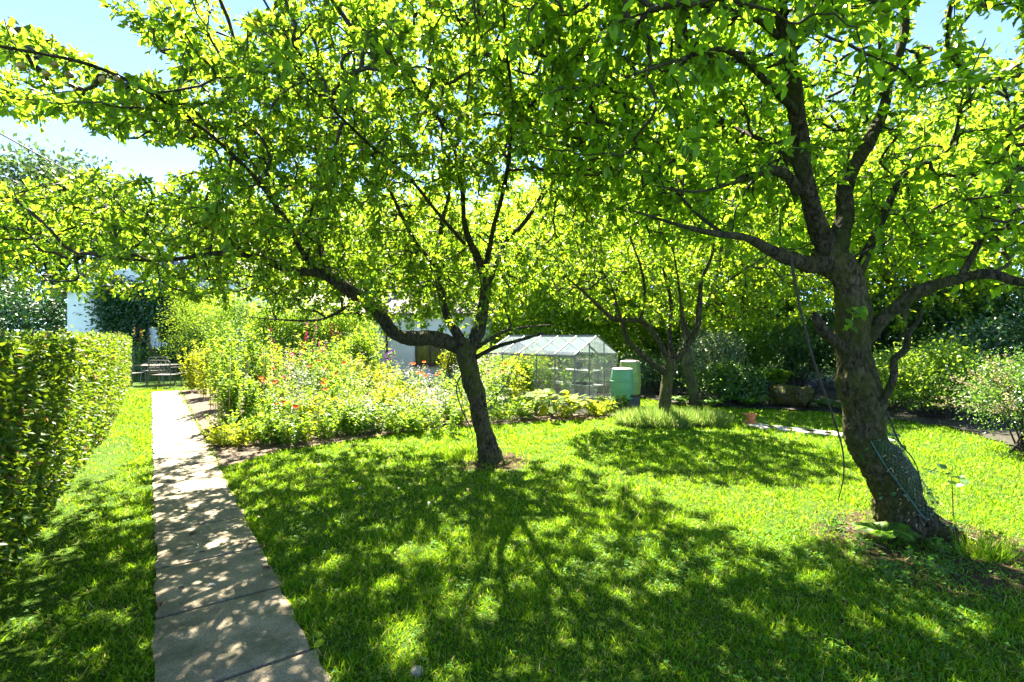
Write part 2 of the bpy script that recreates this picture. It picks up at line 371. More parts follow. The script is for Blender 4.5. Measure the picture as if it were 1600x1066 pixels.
BED = [e0, gnd(440, 704), gnd(530, 692), gnd(620, 678), gnd(720, 667), gnd(830, 661), gnd(920, 657), gnd(960, 651), gnd(975, 640), Vector((3.3, 15, 0)), Vector((2, 18, 0)), Vector((-10, 18.5, 0)), e1]
tag(poly_sheet('soil_bed', BED, .016, M['soil'], .06, .012), kind='structure')
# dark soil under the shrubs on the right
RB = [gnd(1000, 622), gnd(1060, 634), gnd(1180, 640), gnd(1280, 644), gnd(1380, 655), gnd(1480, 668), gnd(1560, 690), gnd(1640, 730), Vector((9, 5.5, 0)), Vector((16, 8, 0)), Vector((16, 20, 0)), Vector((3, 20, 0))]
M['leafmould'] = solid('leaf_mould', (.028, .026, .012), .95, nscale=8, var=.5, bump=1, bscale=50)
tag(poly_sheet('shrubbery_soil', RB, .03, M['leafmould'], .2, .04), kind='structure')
# strip of soil under the hedge
HEDGE = [(1.0, -2.05), (4.19, -3.98), (6.67, -5.62), (9.47, -7.42), (12, -9.2), (18, -13.45)]   # (depth, x of face)
def hedge_x(y): return np.interp(y, [h[0] for h in HEDGE], [h[1] for h in HEDGE])
# path slabs
mb = MB(); t = -3.4; q = random.Random(3)
while t < 16.6:
    ln = q.uniform(.83, .92); c = pathpt(t+ln/2, q.uniform(-.006, .006)); tilt = Matrix.Rotation(math.atan2(PU.y, PU.x)+q.uniform(-.008, .008), 3, 'Z')@Matrix.Rotation(q.uniform(-.006, .006), 3, 'Y')@Matrix.Rotation(q.uniform(-.005, .005), 3, 'X')
    nxs, nys = 14, 12; vs = []; fs = []
    for i in range(nxs+1):
        for j in range(nys+1):
            x = (i/nxs-.5)*(ln-.028); y = (j/nys-.5)*PW
            if j in (0, nys): y += .035*noise.noise((c.x*3+x*5, c.y*3, j))+.02*noise.noise((c.x*3+x*17, c.y*3, j))
            if i in (0, nxs): x += .006*noise.noise((c.x*3, c.y*3+y*9, i))
            z = .022+.003*noise.noise((c.x+x*3, c.y+y*3, 2))
            if i in (0, nxs) or j in (0, nys): z -= .006
            vs.append(c+tilt@Vector((x, y, z)))
    for i in range(nxs):
        for j in range(nys):
            a = i*(nys+1)+j; fs.append((a, a+nys+1, a+nys+2, a+1))
    # skirts
    ring = [i*(nys+1) for i in range(nxs+1)]+[nxs*(nys+1)+j for j in range(1, nys+1)]+[i*(nys+1)+nys for i in range(nxs-1, -1, -1)]+[j for j in range(nys-1, 0, -1)]
    b0 = len(vs); vs += [vs[r]-Vector((0, 0, .06)) for r in ring]
    for k in range(len(ring)):
        k2 = (k+1) % len(ring); fs.append((ring[k], b0+k, b0+k2, ring[k2]))
    mb.add(vs, fs); t += ln
tag(mb.build('garden_path', M['slab'], smooth=False), kind='structure')
# flagstones across the sunny lawn
M['flag'] = solid('pale_flagstone', (.52, .45, .42), .9, nscale=6, var=.2, bump=.5, bscale=50)
mb = MB(); q = random.Random(5)
for k in range(7):
    a = gnd(1190+k*30, 667+k*3.2, .01)
    mb.box(a, (.36, .5, .03), rz=q.uniform(-.25, .25)+.2)
mb2 = mb.build('stepping_stone_path', M['flag'], bevel=.01); tag(mb2, kind='structure')

# ------------------------------------------------------------------ lawn grass (uncountable)
def in_bed(x, y): return inpoly_np(x, y, BED) | inpoly_np(x, y, RB)
def grass(n, y0, y1, pw, hl, wd, tmpl, seed, mat, name, xm=1.5, sizefn=None):
    r = np.random.RandomState(seed); u = r.rand(n)
    y = (y0**(1-pw)+u*(y1**(1-pw)-y0**(1-pw)))**(1/(1-pw)) if pw != 1 else y0*(y1/y0)**u
    x = (r.rand(n)*2-1)*(y*1.03+xm)
    po = path_off(x, y); edge = PW/2-.012+.03*r.rand(n)*(r.rand(n) < .3)*0
    keep = (np.abs(po) > PW/2+.012+.03*np.sin(x*3.1+y*2.3)-.05*r.rand(n)**2) | (((x-PC.x)*PU.x+(y-PC.y)*PU.y) > 16.7)
    keep &= ~in_bed(x, y) & (x > hedge_x(y)-.02) 
    keep |= (y > 18.2) & (x < -9)
    # thin near hedge foot and tree feet
    hd = x-hedge_x(y); keep &= (hd > .38+.3*r.rand(n)) | (r.rand(n) < .25) | (y > 9)
    pr = np.ones(n)
    for (bx, by, br) in BARE:
        dd = np.hypot(x-bx, y-by)/br; pr = np.minimum(pr, np.clip((dd-.40)/.75, .22, 1))
    keep &= r.rand(n) < pr
    # clumpy variation
    cl = np.sin(x*5.1+np.sin(y*4.3)*2)*np.sin(y*5.7+np.sin(x*3.1)*2)+.6*np.sin(x*13+y*7)*np.sin(y*15-x*4)
    keep &= r.rand(n) < .74+.26*cl
    x = x[keep]; y = y[keep]; cl = cl[keep]; k = len(x); po = np.abs(po[keep])
    sc = np.maximum(1, y/4.5)
    d = unit(np.stack([r.normal(size=k)*.55, r.normal(size=k)*.55, np.ones(k)*.75], 1)); nrm = unit(r.normal(size=(k, 3)))
    h = hl*(.55+.7*r.rand(k))*(1+.28*cl)*np.where(po < PW/2+.10, 1.25, 1)*np.where(r.rand(k) < .03, 1.7, 1)*sc**.35
    z = np.full(k, -.003)
    scatter_o = scatter(name, mat, np.stack([x, y, z], 1), d, nrm, h, tmpl, None, wid=wd*sc**.85/h*1.0)
    return scatter_o
tag(grass(230000, 1.3, 5.0, -1, .042, .060, BLADE, 1, M['grass'], 'lawn_grass'), 'short green mown grass with clover and thin patches', 'grass', kind='stuff')
tag(grass(330000, 5.0, 17.0, 1, .045, .075, BLADE1, 2, M['grass'], 'lawn_grass'), 'short sunlit and shaded grass of the lawn further away', 'grass', kind='stuff')
M['straw'] = leaf_mat('straw_blade', (.20, .17, .07), (.34, .29, .13), (.35, .30, .12), .3, rough=.8, spec=.1)
tag(grass(26000, 1.3, 7.0, -.4, .040, .060, BLADE1, 5, M['straw'], 'dry_grass'), 'scattered dry straw-coloured blades and clippings in the lawn', 'dry grass', kind='stuff')
# clover and lawn weeds
def clover(n, seed):
    r = np.random.RandomState(seed); y = 1.6+3.6*r.rand(n)**.6; x = (r.rand(n)*2-1)*(y*1.03+.8)
    f = np.array([noise.noise((a*.8, b*1.1, 3))*1.1+.9*noise.noise((a*3, b*4, 8))+.5*noise.noise((a*11, b*12, 1)) for a, b in zip(x, y)])
    near2 = np.exp(-((x-2.6)**2+(y-3.2)**2)/2.2)
    keep = (np.abs(path_off(x, y)) > PW/2+.03) & (x > hedge_x(y)+.25) & (r.rand(n) < np.clip(f*.9+.10+near2*.5, .03, .8)) & ~in_bed(x, y)
    keep &= (path_off(x, y) > 0) | (r.rand(n) < .25)
    x = x[keep]; y = y[keep]; k = len(x)
    c = np.stack([x, y, .010+.026*r.rand(k)], 1); P = []; D = []
    a0 = r.rand(k)*2*PI
    for j in range(3):
        a = a0+j*2*PI/3; P.append(c); D.append(np.stack([np.cos(a), np.sin(a), .15+.2*r.normal(size=k)], 1))
    P = np.concatenate(P); D = np.concatenate(D); nr = unit(np.array([0, 0, 1])+r.normal(size=(len(P), 3))*.25)
    sz = np.tile(.009+.011*r.rand(k), 3)
    return scatter('clover', M['clover'], P, D, nr, sz, ROUND)
tag(clover(30000, 4), 'small round clover leaves growing through the lawn', 'clover', kind='stuff')

# ------------------------------------------------------------------ tree growing
def seg_nodes(limbs, step):
    P, Rr, Tn = [], [], []
    for pts, rad in limbs:
        p, r = catmull(pts, rad, step); P.append(p); Rr.append(r); Tn.append(unit(np.gradient(p, axis=0)))
    return P, Rr, Tn
def woody(limbs, sides=14, step=.05, rough=.12, seed=0):
    V = []; F = []; n = 0
    for li, (pts, rad) in enumerate(limbs):
        p, r = catmull(pts, rad, step)
        sd = sides if max(rad) > .05 else max(7, sides//2)
        # knobbly limb
        kn = np.array([1+rough*1.6*noise.noise((i*step*2.2, seed+li*5.1, 0)) for i in range(len(r))])
        jog = np.array([tuple(noise.noise_vector((i*step*2.5, li*3.3, seed))) for i in range(len(r))])*(r[:, None]*.38)
        jog[0] = 0
        v, f = tube_np(p+jog, r*kn, sd)
        ce = np.repeat(p+jog, sd, axis=0); dv = v-ce; L_ = np.linalg.norm(dv, axis=1)
        if max(rad) > .03:
            amp = np.array([noise.noise((a[0]*8, a[1]*8, a[2]*4))*1.1+.55*(.3-abs(noise.noise((a[0]*22, a[1]*22, a[2]*9))))*2+.9*(.25-abs(noise.noise((a[0]*42, a[1]*42, a[2]*20)))) for a in v])
            v = ce+dv*(1+rough*1.7*amp)[:, None]
        V.append(v); F.append(f+n); n += len(v)
        # cap
        F_end = np.array([[n-sd+i, n-sd+(i+1) % sd, n, n] for i in range(sd)])[:, :3]
        V.append((p[-1]+jog[-1])[None]); n += 1
        F.append(np.concatenate([F_end, F_end[:, 2:3]], 1)) if False else TRI.append(F_end)
    return V, F
TRI = []
def build_wood(name, limbs, mat, parent, sides=14, step=.05, rough=.12, seed=0):
    global TRI; TRI = []
    V, F = woody(limbs, sides, step, rough, seed)
    return link(name, np_mesh(np.concatenate(V), [np.concatenate(F), np.concatenate(TRI)], smooth=True), mat, parent)
def grow(limbs, targets, seed, rt=.0032, expo=.44, skip=0, bend=.17, maxr=.03, cull=None):
    """connect every target to the nearest wood, in order of distance: returns twig polylines with radii"""
    r = np.random.RandomState(seed)
    P, Rr, Tn = seg_nodes(limbs, .08)
    nodes = [np.concatenate([p[int(len(p)*f0):] for p, f0 in zip(P, skip)])] if isinstance(skip, (list, tuple)) else [np.concatenate(P)]
    tans = [np.concatenate([p[int(len(p)*f0):] for p, f0 in zip(Tn, skip)])] if isinstance(skip, (list, tuple)) else [np.concatenate(Tn)]
    cap = 40000; N_ = np.full((cap, 3), 1e6); Tg = np.zeros((cap, 3)); own = np.full(cap, -1); oi = np.zeros(cap, int)
    k = len(nodes[0]); N_[:k] = nodes[0]; Tg[:k] = tans[0]
    dm = np.array([np.min(np.sum((N_[:k]-t)**2, 1)) for t in targets]); order = np.argsort(dm)
    br = []; par = []
    for ti in order:
        t = targets[ti]; dv = t-N_[:k]; d2 = np.linalg.norm(dv, axis=1)
        al = np.sum(dv*Tg[:k], 1)/(d2+1e-6)                 # prefer wood that already points towards the target
        j = int(np.argmin(d2*(1.0-.28*al))); s = N_[j]; L_ = d2[j]
        if L_ < .06: continue
        n = max(3, int(L_/.10)); c1 = s+Tg[j]*L_*.32+np.array([0, 0, .08*L_])+r.normal(size=3)*L_*bend*.3
        c2 = t-(t-s)*.3+np.array([0, 0, .10*L_])+r.normal(size=3)*L_*bend*.3
        tt = np.linspace(0, 1, n+1)[:, None]
        pts = (1-tt)**3*s+3*(1-tt)**2*tt*c1+3*(1-tt)*tt**2*c2+tt**3*t
        pts[1:-1] += r.normal(size=(n-1, 3))*.008
        if cull is not None and L_ > .15 and cull(pts).mean() > .15: continue
        b = len(br); br.append(pts); par.append((own[j], oi[j]))
        m_ = min(n, cap-k)
        tg = unit(np.gradient(pts, axis=0)); N_[k:k+m_] = pts[1:m_+1]; Tg[k:k+m_] = tg[1:m_+1]; own[k:k+m_] = b; oi[k:k+m_] = np.arange(1, m_+1); k += m_
    cnt = [np.ones(len(b)) for b in br]
    for b in range(len(br)-1, -1, -1):
        pb, pi = par[b]
        if pb >= 0: cnt[pb][:pi+1] += cnt[b][0]
    rad = [np.minimum(rt*c**expo, maxr) for c in cnt]
    for q_ in rad: q_[-1] *= .5
    return br, rad, cnt
def twig_mesh(name, br, rad, mat, parent):
    V = []; F = []; n = 0
    for p, r in zip(br, rad):
        sd = 6 if r[0] > .012 else 4 if r[0] > .005 else 3
        v, f = tube_np(p, r, sd); V.append(v); F.append(f+n); n += len(v)
    return link(name, np_mesh(np.concatenate(V), [np.concatenate(F)], smooth=True), mat, parent)
def leaves_on(br, cnt, per_m, size, seed, spread=.05, thick=5, cull=None):
    """leaf positions along the thin wood"""
    r = np.random.RandomState(seed); P = []; D = []
    for p, c in zip(br, cnt):
        L_ = np.linalg.norm(np.diff(p, axis=0), axis=1); w_ = L_*np.where(c[1:] <= thick, 1, .35); tot = w_.sum(); n = r.poisson(tot*per_m)+3
        cs = np.cumsum(w_)/tot; u = r.rand(n)**.75; i = np.minimum(np.searchsorted(cs, u), len(L_)-1); f = r.rand(n)[:, None]
        q = p[i]*(1-f)+p[i+1]*f; tg = unit(p[i+1]-p[i])
        side = unit(r.normal(size=(n, 3))); P.append(q+side*spread*r.rand(n)[:, None]); D.append(unit(tg*.6+side*.9+np.array([0, 0, -.12])))
    P = np.concatenate(P); D = np.concatenate(D)
    if cull is not None: k = ~cull(P); P = P[k]; D = D[k]
    return P, D
def px_of(P): return 800+FPX*P[:, 0]/np.maximum(P[:, 1], .1), HZ-FPX*(P[:, 2]-CAMH)/np.maximum(P[:, 1], .1)
def ell(n, e, r, lo=.25):
    out = []
    for (cx, cy_, cz, rx, ry, rz, wgt) in e:
        k = int(n*wgt); v = unit(r.normal(size=(k, 3))); s = (lo**3+(1-lo**3)*r.rand(k))**(1/3)
        out.append(np.array([cx, cy_, cz])+v*s[:, None]*np.array([rx, ry, rz]))
    return np.concatenate(out)
def in_view(P, m=60):
    x, y = px_of(P); return (P[:, 1] > .3) & (x > -m) & (x < 1600+m) & (y > -m) & (y < 1066+m)
def crown(parent, limbs, targets, mat, per_m, size, seed, skip=0, cull=None, twigmat=None, rt=.0042, nearLOD=5.0, maxr=.03, up=.7):
    br, rad, cnt = grow(limbs, targets, seed, skip=skip, rt=rt, maxr=maxr, cull=cull)
    twig_mesh('branches', br, rad, twigmat or M['twig'], parent)
    P, D = leaves_on(br, cnt, per_m, size, seed+1, cull=cull)
    r = np.random.RandomState(seed+2); n = len(P); nr = unit(r.normal(size=(n, 3))*.6+np.array([0, 0, up])); sz = size*(.42+.98*r.rand(n)**1.1)
    # one crown mesh, finer leaves near the camera
    V = []; G3 = []; G4 = []; off = 0
    near = np.linalg.norm(P-np.array([0, 0, CAMH]), axis=1) < nearLOD
    for msk, tm in ((near, OV_HI), (~near, OV_LO)):
        if not msk.any(): continue
        tv, tf = tm; p = P[msk]; d = unit(D[msk]); s = unit(np.cross(nr[msk], d)); nn = np.cross(d, s); z = sz[msk][:, None, None]; wy = (.85+.4*r.rand(len(p)))[:, None, None]
        cu = (r.rand(len(p))*3.6-.4)[:, None, None]
        v = p[:, None]+z*(tv[None, :, 0:1]*d[:, None]+wy*tv[None, :, 1:2]*s[:, None]+cu*tv[None, :, 2:3]*nn[:, None])
        o = off+(np.arange(len(p))*len(tv))[:, None, None]
        for f in tf: (G4 if f.shape[1] == 4 else G3).append((o+f[None]).reshape(-1, f.shape[1]))
        V.append(v.reshape(-1, 3)); off += len(p)*len(tv)
    gs = [np.concatenate(g) for g in (G3, G4) if g]
    print(parent.name, 'targets', len(targets), 'leaves', n)
    return link("crown", np_mesh(np.concatenate(V), gs), mat, parent), P

# ------------------------------------------------------------------ the middle apple tree
def px_limb(lst): return [at(a, b, d) for a, b, d, r_ in lst], [r_ for a, b, d, r_ in lst]
t1 = empty('apple_tree', T1, 'spreading apple tree with forked mossy trunk standing in the lawn beside the flower border', 'tree')
base1 = [(768, 735, 7.42, .21), (763, 712, 7.42, .155), (756, 675, 7.40, .135), (745, 625, 7.38, .125), (735, 580, 7.35, .130), (731, 548, 7.32, .145), (733, 528, 7.32, .11)]
L1 = [px_limb(base1),
 px_limb([(728, 552, 7.33, .10), (706, 537, 7.25, .105), (676, 529, 7.1, .098), (640, 530, 6.9, .09), (612, 517, 6.7, .085), (592, 492, 6.5, .078), (565, 466, 6.3, .072), (535, 445, 6.0, .068), (505, 430, 5.8, .058), (462, 424, 5.6, .046), (410, 405, 5.3, .032), (340, 396, 5.0, .022), (240, 408, 4.7, .014), (120, 396, 4.4, .008)]),
 px_limb([(727, 545, 7.32, .07), (708, 515, 7.35, .062), (695, 480, 7.5, .055), (688, 440, 7.7, .048), (684, 400, 7.9, .045), (690, 350, 8.0, .036), (702, 290, 8.1, .026), (690, 220, 8.1, .016), (700, 150, 8.0, .010)]),
 px_limb([(738, 545, 7.3, .095), (748, 510, 7.25, .088), (757, 470, 7.1, .08), (757, 430, 7.0, .07), (745, 398, 6.8, .05), (728, 360, 6.5, .036), (722, 300, 6.1, .026), (705, 220, 5.6, .018), (640, 120, 5.0, .012)]),
 px_limb([(758, 445, 7.05, .062), (772, 415, 7.2, .055), (795, 375, 7.5, .042), (825, 340, 7.7, .030), (850, 290, 7.9, .02), (860, 220, 8.0, .012)]),
 px_limb([(742, 560, 7.3, .035), (770, 545, 7.0, .028), (800, 535, 6.6, .024), (850, 520, 6.3, .014)]),
 px_limb([(742, 545, 7.35, .032), (780, 522, 7.6, .026), (815, 512, 7.9, .018), (860, 508, 8.1, .01)]),
 px_limb([(530, 443, 6.0, .045), (508, 410, 6.1, .042), (500, 370, 6.3, .036), (512, 320, 6.4, .028), (500, 250, 6.4, .018), (470, 160, 6.3, .011)]),
 px_limb([(500, 430, 5.8, .035), (470, 390, 5.5, .03), (445, 340, 5.1, .024), (400, 280, 4.6, .019), (345, 225, 4.1, .016), (260, 160, 3.5, .014), (150, 105, 3.05, .011), (30, 78, 2.7, .008), (-80, 60, 2.5, .005)]),
 px_limb([(684, 420, 7.8, .034), (650, 380, 7.4, .028), (620, 320, 6.8, .022), (580, 240, 6.0, .018), (520, 150, 5.0, .014), (450, 60, 4.2, .010), (400, -20, 3.8, .007)]),
 px_limb([(560, 462, 6.25, .03), (540, 480, 6.6, .024), (500, 500, 7.0, .018), (440, 500, 7.3, .011), (380, 495, 7.5, .006)]),
 px_limb([(440, 420, 5.5, .028), (380, 390, 5.9, .022), (310, 350, 6.1, .016), (220, 320, 6.0, .010), (120, 300, 5.8, .006)]),
 px_limb([(760, 420, 7.0, .04), (770, 360, 6.4, .03), (790, 280, 5.6, .022), (800, 180, 4.8, .016), (790, 60, 4.0, .010), (780, -40, 3.6, .007)]),
 px_limb([(725, 380, 6.6, .025), (690, 340, 5.8, .02), (640, 280, 5.0, .016), (560, 210, 4.3, .012), (480, 130, 3.6, .008)]),
]
build_wood('trunk', L1[:1], M['bark_moss'], t1, 48, .02, .10, 1)
SKY1 = [[(-200, 130), (0, 180), (60, 205), (120, 195), (160, 215), (290, 228), (330, 262), (230, 280), (160, 262), (60, 285), (-200, 300)],
        [(-200, -300), (145, -300), (155, 5), (175, 40), (225, 62), (245, 110), (200, 118), (130, 85), (90, 55), (30, 25), (-200, 15)],
        [(355, -100), (415, -100), (425, 20), (385, 28), (350, 14)]]
LOW1 = [(-400, 520), (-400, 1200), (1000, 1200), (1000, 535), (760, 560), (640, 545), (560, 530), (420, 520), (330, 470), (130, 470), (-100, 500)]
def cull1(P):
    x, y = px_of(P); c = inpoly_np(x, y, LOW1)
    for s in SKY1: c |= inpoly_np(x, y, s)
    return c
r1_ = np.random.RandomState(21)
tg1 = ell(5100, [(-1.4, 6.1, 5.2, 2.5, 1.7, .9, .09), (-4.5, 6.4, 3.2, 1.9, 1.2, .5, .04), (-5.6, 5.0, 4.2, 1.2, 1.3, .8, .03), (-1.7, 7.3, 2.55, 2.0, 1.2, .55, .05), (-3.4, 9.2, 3.5, 2.6, 1.7, 1.2, .09), (-.9, 7.6, 2.7, 1.5, 1.0, .45, .03), (-1.4, 7.0, 4.1, 3.0, 3.5, 2.3, .43), (-3.2, 5.8, 3.4, 2.9, 2.6, 1.35, .28), (-1.6, 4.3, 4.1, 2.6, 1.9, 1.1, .18), (-4.2, 5.9, 2.75, 1.9, 1.5, .65, .08)], r1_)
tg1 = tg1[~cull1(tg1)]; tg1 = tg1[tg1[:, 1] > 2.3]
def thin(tg, boxes, r):
    x, y = px_of(tg); k = np.ones(len(tg), bool)
    for (x0, x1, y0, y1, dmax, pr) in boxes: k &= ~((x > x0) & (x < x1) & (y > y0) & (y < y1) & (tg[:, 1] < dmax) & (r.rand(len(tg)) < pr))
    return tg[k]
tg1 = thin(tg1, [(600, 900, 300, 600, 6.9, .9), (380, 600, 370, 500, 5.5, .8), (300, 640, 150, 380, 4.3, .5), (640, 860, 60, 320, 5.2, .6), (-200, 400, 380, 500, 6.5, .45)], r1_)
extra = [at(a, b, d) for a, b, d in [(10, 95, 2.75), (40, 60, 2.8), (90, 130, 3), (60, 165, 3.1), (130, 160, 3.2), (170, 120, 3.1), (200, 180, 3.4), (240, 140, 3.5), (20, 175, 2.8), (120, 195, 3.3), (180, 205, 3.6), (-30, 110, 2.6), (5, 35, 2.6), (250, 215, 3.9), (280, 180, 3.8), (300, 220, 4.1), (150, 275, 5), (190, 290, 5.2), (120, 290, 5.2), (90, 310, 5.4), (230, 285, 5.0)]]
tg1 = np.concatenate([tg1, np.array([tuple(v) for v in extra])+rs.normal(size=(len(extra), 3))*.02])
_, LP1 = crown(t1, L1[1:], tg1, M['apple_leaf'], 145, .061, 31, skip=[.35, .2, .25, .15, .3, .3, .1, .1, .1, .1, .1, .1, .1], cull=cull1, maxr=.017)
for lm_i, lm in enumerate(L1[1:]):
    build_wood('limb', [lm], M['bark'], t1, 24, .03, .11, 2+lm_i)
# suckers and the little shoot on the trunk
sh, shr, shc = [], [], []
def shoot(parent, pts, r0, nleaf, lsize, mat, seed, name='side_shoot'):
    p, r = catmull([Vector(q) for q in pts], [r0*(1-.7*i/(len(pts)-1)) for i in range(len(pts))], .04)
    v, f = tube_np(p, r, 6); o = link(name, np_mesh(v, [f], True), M['twig'], parent)
    if nleaf:
        rr = np.random.RandomState(seed); i = (len(p)*(.25+.75*rr.rand(nleaf))).astype(int).clip(0, len(p)-1)
        q = p[i]+rr.normal(size=(nleaf, 3))*.02; d, nr = leaf_dirs(nleaf, .8, -.2, rr)
        scatter('leaves', mat, q, d, nr, lsize*(.6+.6*rr.rand(nleaf)), OV_HI, o if False else parent)
    return o
shoot(t1, [at(755, 635, 7.3), at(775, 618, 7.1), at(790, 600, 7.0), at(803, 570, 6.9)], .008, 34, .085, M['dark_leaf'], 3)
shoot(t1, [at(757, 640, 7.3), at(772, 632, 7.0), at(785, 628, 6.9)], .007, 22, .085, M['dark_leaf'], 4)
shoot(t1, [at(722, 583, 7.2), at(713, 608, 7.1), at(722, 640, 7.1), at(736, 672, 7.1), at(740, 700, 7.2)], .012, 0, 0, None, 5, 'hanging_vine')
shoot(t1, [at(706, 545, 7.2), at(700, 580, 7.1), at(715, 600, 7.1), at(725, 640, 7.15), at(733, 690, 7.2)], .009, 0, 0, None, 6, 'hanging_vine')

# ------------------------------------------------------------------ the large leaning tree on the right
t2 = empty('old_tree', T2, 'largest nearest tree, old and leaning with a thick mossy trunk wrapped in green netting', 'tree')
base2 = [(1452, 862, 4.66, 0.310), (1440, 835, 4.68, 0.249), (1418, 800, 4.7, 0.202), (1393, 755, 4.7, 0.185), (1367, 710, 4.7, 0.176), (1350, 670, 4.7, 0.168), (1347, 630, 4.7, 0.155), (1341, 580, 4.7, 0.150), (1335, 525, 4.7, 0.142), (1334, 480, 4.7, 0.129), (1322, 435, 4.68, 0.125), (1302, 408, 4.66, 0.133), (1292, 385, 4.66, 0.120)]
L2 = [px_limb(base2),
 px_limb([(1298, 405, 4.66, 0.082), (1286, 365, 4.6, 0.080), (1266, 320, 4.5, 0.074), (1251, 265, 4.4, 0.067), (1250, 205, 4.3, 0.066), (1240, 140, 4.2, 0.061), (1228, 70, 4.1, 0.051), (1214, 0, 4.0, 0.041), (1195, -90, 3.9, 0.025)]),
 px_limb([(1305, 410, 4.66, 0.082), (1318, 350, 4.75, 0.075), (1322, 290, 4.85, 0.070), (1340, 245, 4.95, 0.066), (1375, 185, 5.1, 0.053), (1392, 120, 5.2, 0.041), (1412, 50, 5.2, 0.041), (1408, -60, 5.2, 0.025)]),
 px_limb([(1290, 412, 4.62, 0.074), (1262, 414, 4.5, 0.070), (1228, 402, 4.3, 0.051), (1195, 386, 4.2, 0.039), (1165, 371, 4.0, 0.031), (1120, 366, 3.9, 0.023), (1060, 352, 3.8, 0.013), (990, 330, 3.6, 0.007)]),
 px_limb([(1338, 550, 4.7, 0.074), (1362, 518, 4.65, 0.066), (1395, 486, 4.55, 0.054), (1435, 458, 4.4, 0.048), (1490, 438, 4.3, 0.041), (1545, 428, 4.2, 0.037), (1600, 440, 4.1, 0.033), (1680, 430, 4.0, 0.021)]),
 px_limb([(1364, 640, 4.62, 0.037), (1388, 612, 4.5, 0.033), (1398, 580, 4.45, 0.030), (1396, 562, 4.42, 0.028), (1415, 545, 4.4, 0.028), (1419, 520, 4.38, 0.021), (1436, 498, 4.35, 0.015), (1440, 480, 4.3, 0.008)]),
 px_limb([(1246, 300, 4.4, 0.049), (1225, 270, 4.3, 0.045), (1196, 266, 4.1, 0.039), (1160, 280, 3.95, 0.028), (1132, 290, 3.8, 0.016), (1085, 300, 3.6, 0.009), (1020, 290, 3.4, 0.005)]),
 px_limb([(1338, 440, 4.68, 0.041), (1362, 380, 4.75, 0.038), (1382, 335, 4.8, 0.034), (1402, 290, 4.9, 0.028), (1420, 265, 4.95, 0.023), (1468, 245, 5.0, 0.016), (1492, 210, 5.0, 0.013), (1505, 150, 5.0, 0.010), (1540, 60, 5.0, 0.005)]),
 px_limb([(1322, 550, 4.65, 0.049), (1300, 528, 4.5, 0.045), (1284, 512, 4.4, 0.045), (1272, 490, 4.35, 0.028)]),
 px_limb([(1232, 85, 4.15, 0.041), (1252, 60, 4.2, 0.034), (1270, 20, 4.3, 0.028), (1290, -40, 4.4, 0.016)]),
 px_limb([(1222, 60, 4.1, 0.029), (1180, 30, 3.8, 0.021), (1110, 10, 3.4, 0.015), (1030, 15, 3.1, 0.008), (950, 40, 2.9, 0.004)]),
 px_limb([(1248, 180, 4.3, 0.033), (1200, 130, 3.9, 0.025), (1140, 80, 3.4, 0.018), (1060, 95, 3.0, 0.011), (980, 120, 2.8, 0.006)]),
 px_limb([(1385, 150, 5.1, 0.028), (1376, 80, 5.0, 0.021), (1372, 0, 4.9, 0.013)]),
 px_limb([(1250, 260, 4.4, 0.033), (1210, 230, 4.8, 0.026), (1150, 200, 5.4, 0.020), (1080, 170, 6.0, 0.013), (990, 130, 6.4, 0.008), (910, 110, 6.6, 0.005)]),
 px_limb([(1130, 366, 3.9, 0.016), (1085, 330, 4.1, 0.013), (1040, 280, 4.4, 0.010), (990, 220, 4.6, 0.007)]),
 px_limb([(1500, 435, 4.3, 0.029), (1530, 380, 4.3, 0.021), (1560, 320, 4.3, 0.015), (1600, 240, 4.2, 0.008)]),
]
build_wood('trunk', L2[:1], M['bark_moss'], t2, 72, .014, .11, 11)
for k_, lm in enumerate(L2[1:]): build_wood('limb', [lm], M['bark'], t2, 32 if k_ < 4 else 16, .022 if k_ < 4 else .04, .11, 12+k_)
SKY2 = [[(1425, -60), (1480, -60), (1478, 40), (1462, 30), (1440, 70), (1425, 60)], [(1505, 20), (1600, 30), (1600, 100), (1560, 95), (1510, 70)]]
LOW2 = [(780, 1200), (780, 420), (860, 330), (1010, 390), (1120, 400), (1220, 430), (1300, 560), (1380, 560), (1480, 520), (1560, 560), (1700, 580), (2200, 620), (2200, 1200)]
def cull2(P):
    x, y = px_of(P); c = inpoly_np(x, y, LOW2)
    for s in SKY2: c |= inpoly_np(x, y, s)
    return c
r2_ = np.random.RandomState(22)
tg2 = ell(4300, [(2.6, 7.0, 4.7, 1.7, .9, 1.0, .07), (1.5, 6.1, 4.7, 2.3, 1.6, 1.2, .11), (3.0, 4.6, 4.9, 2.6, 1.6, 1.0, .08), (3.0, 4.7, 4.4, 3.3, 2.7, 2.0, .62), (1.6, 4.0, 3.7, 1.9, 1.6, .9, .14), (1.9, 3.2, 4.1, 1.9, 1.1, .7, .12), (4.4, 4.2, 2.9, 1.4, 1.2, .75, .12)], r2_)
tg2 = tg2[~cull2(tg2)]; tg2 = thin(tg2[(tg2[:, 1] > 1.9)], [(1120, 1500, 40, 620, 4.5, .92), (1500, 1750, 100, 620, 4.0, .8), (900, 1120, 120, 420, 3.6, .75), (1100, 1700, -500, 40, 3.5, .5)], r2_)
crown(t2, L2[1:], tg2, M['broad_leaf'], 66, .080, 41, skip=[.3, .25, .15, .25, .7, .1, .2, 1.0-.05, .1, .1, .1, .1, .1, .1, .1], cull=cull2, nearLOD=6, maxr=.019)
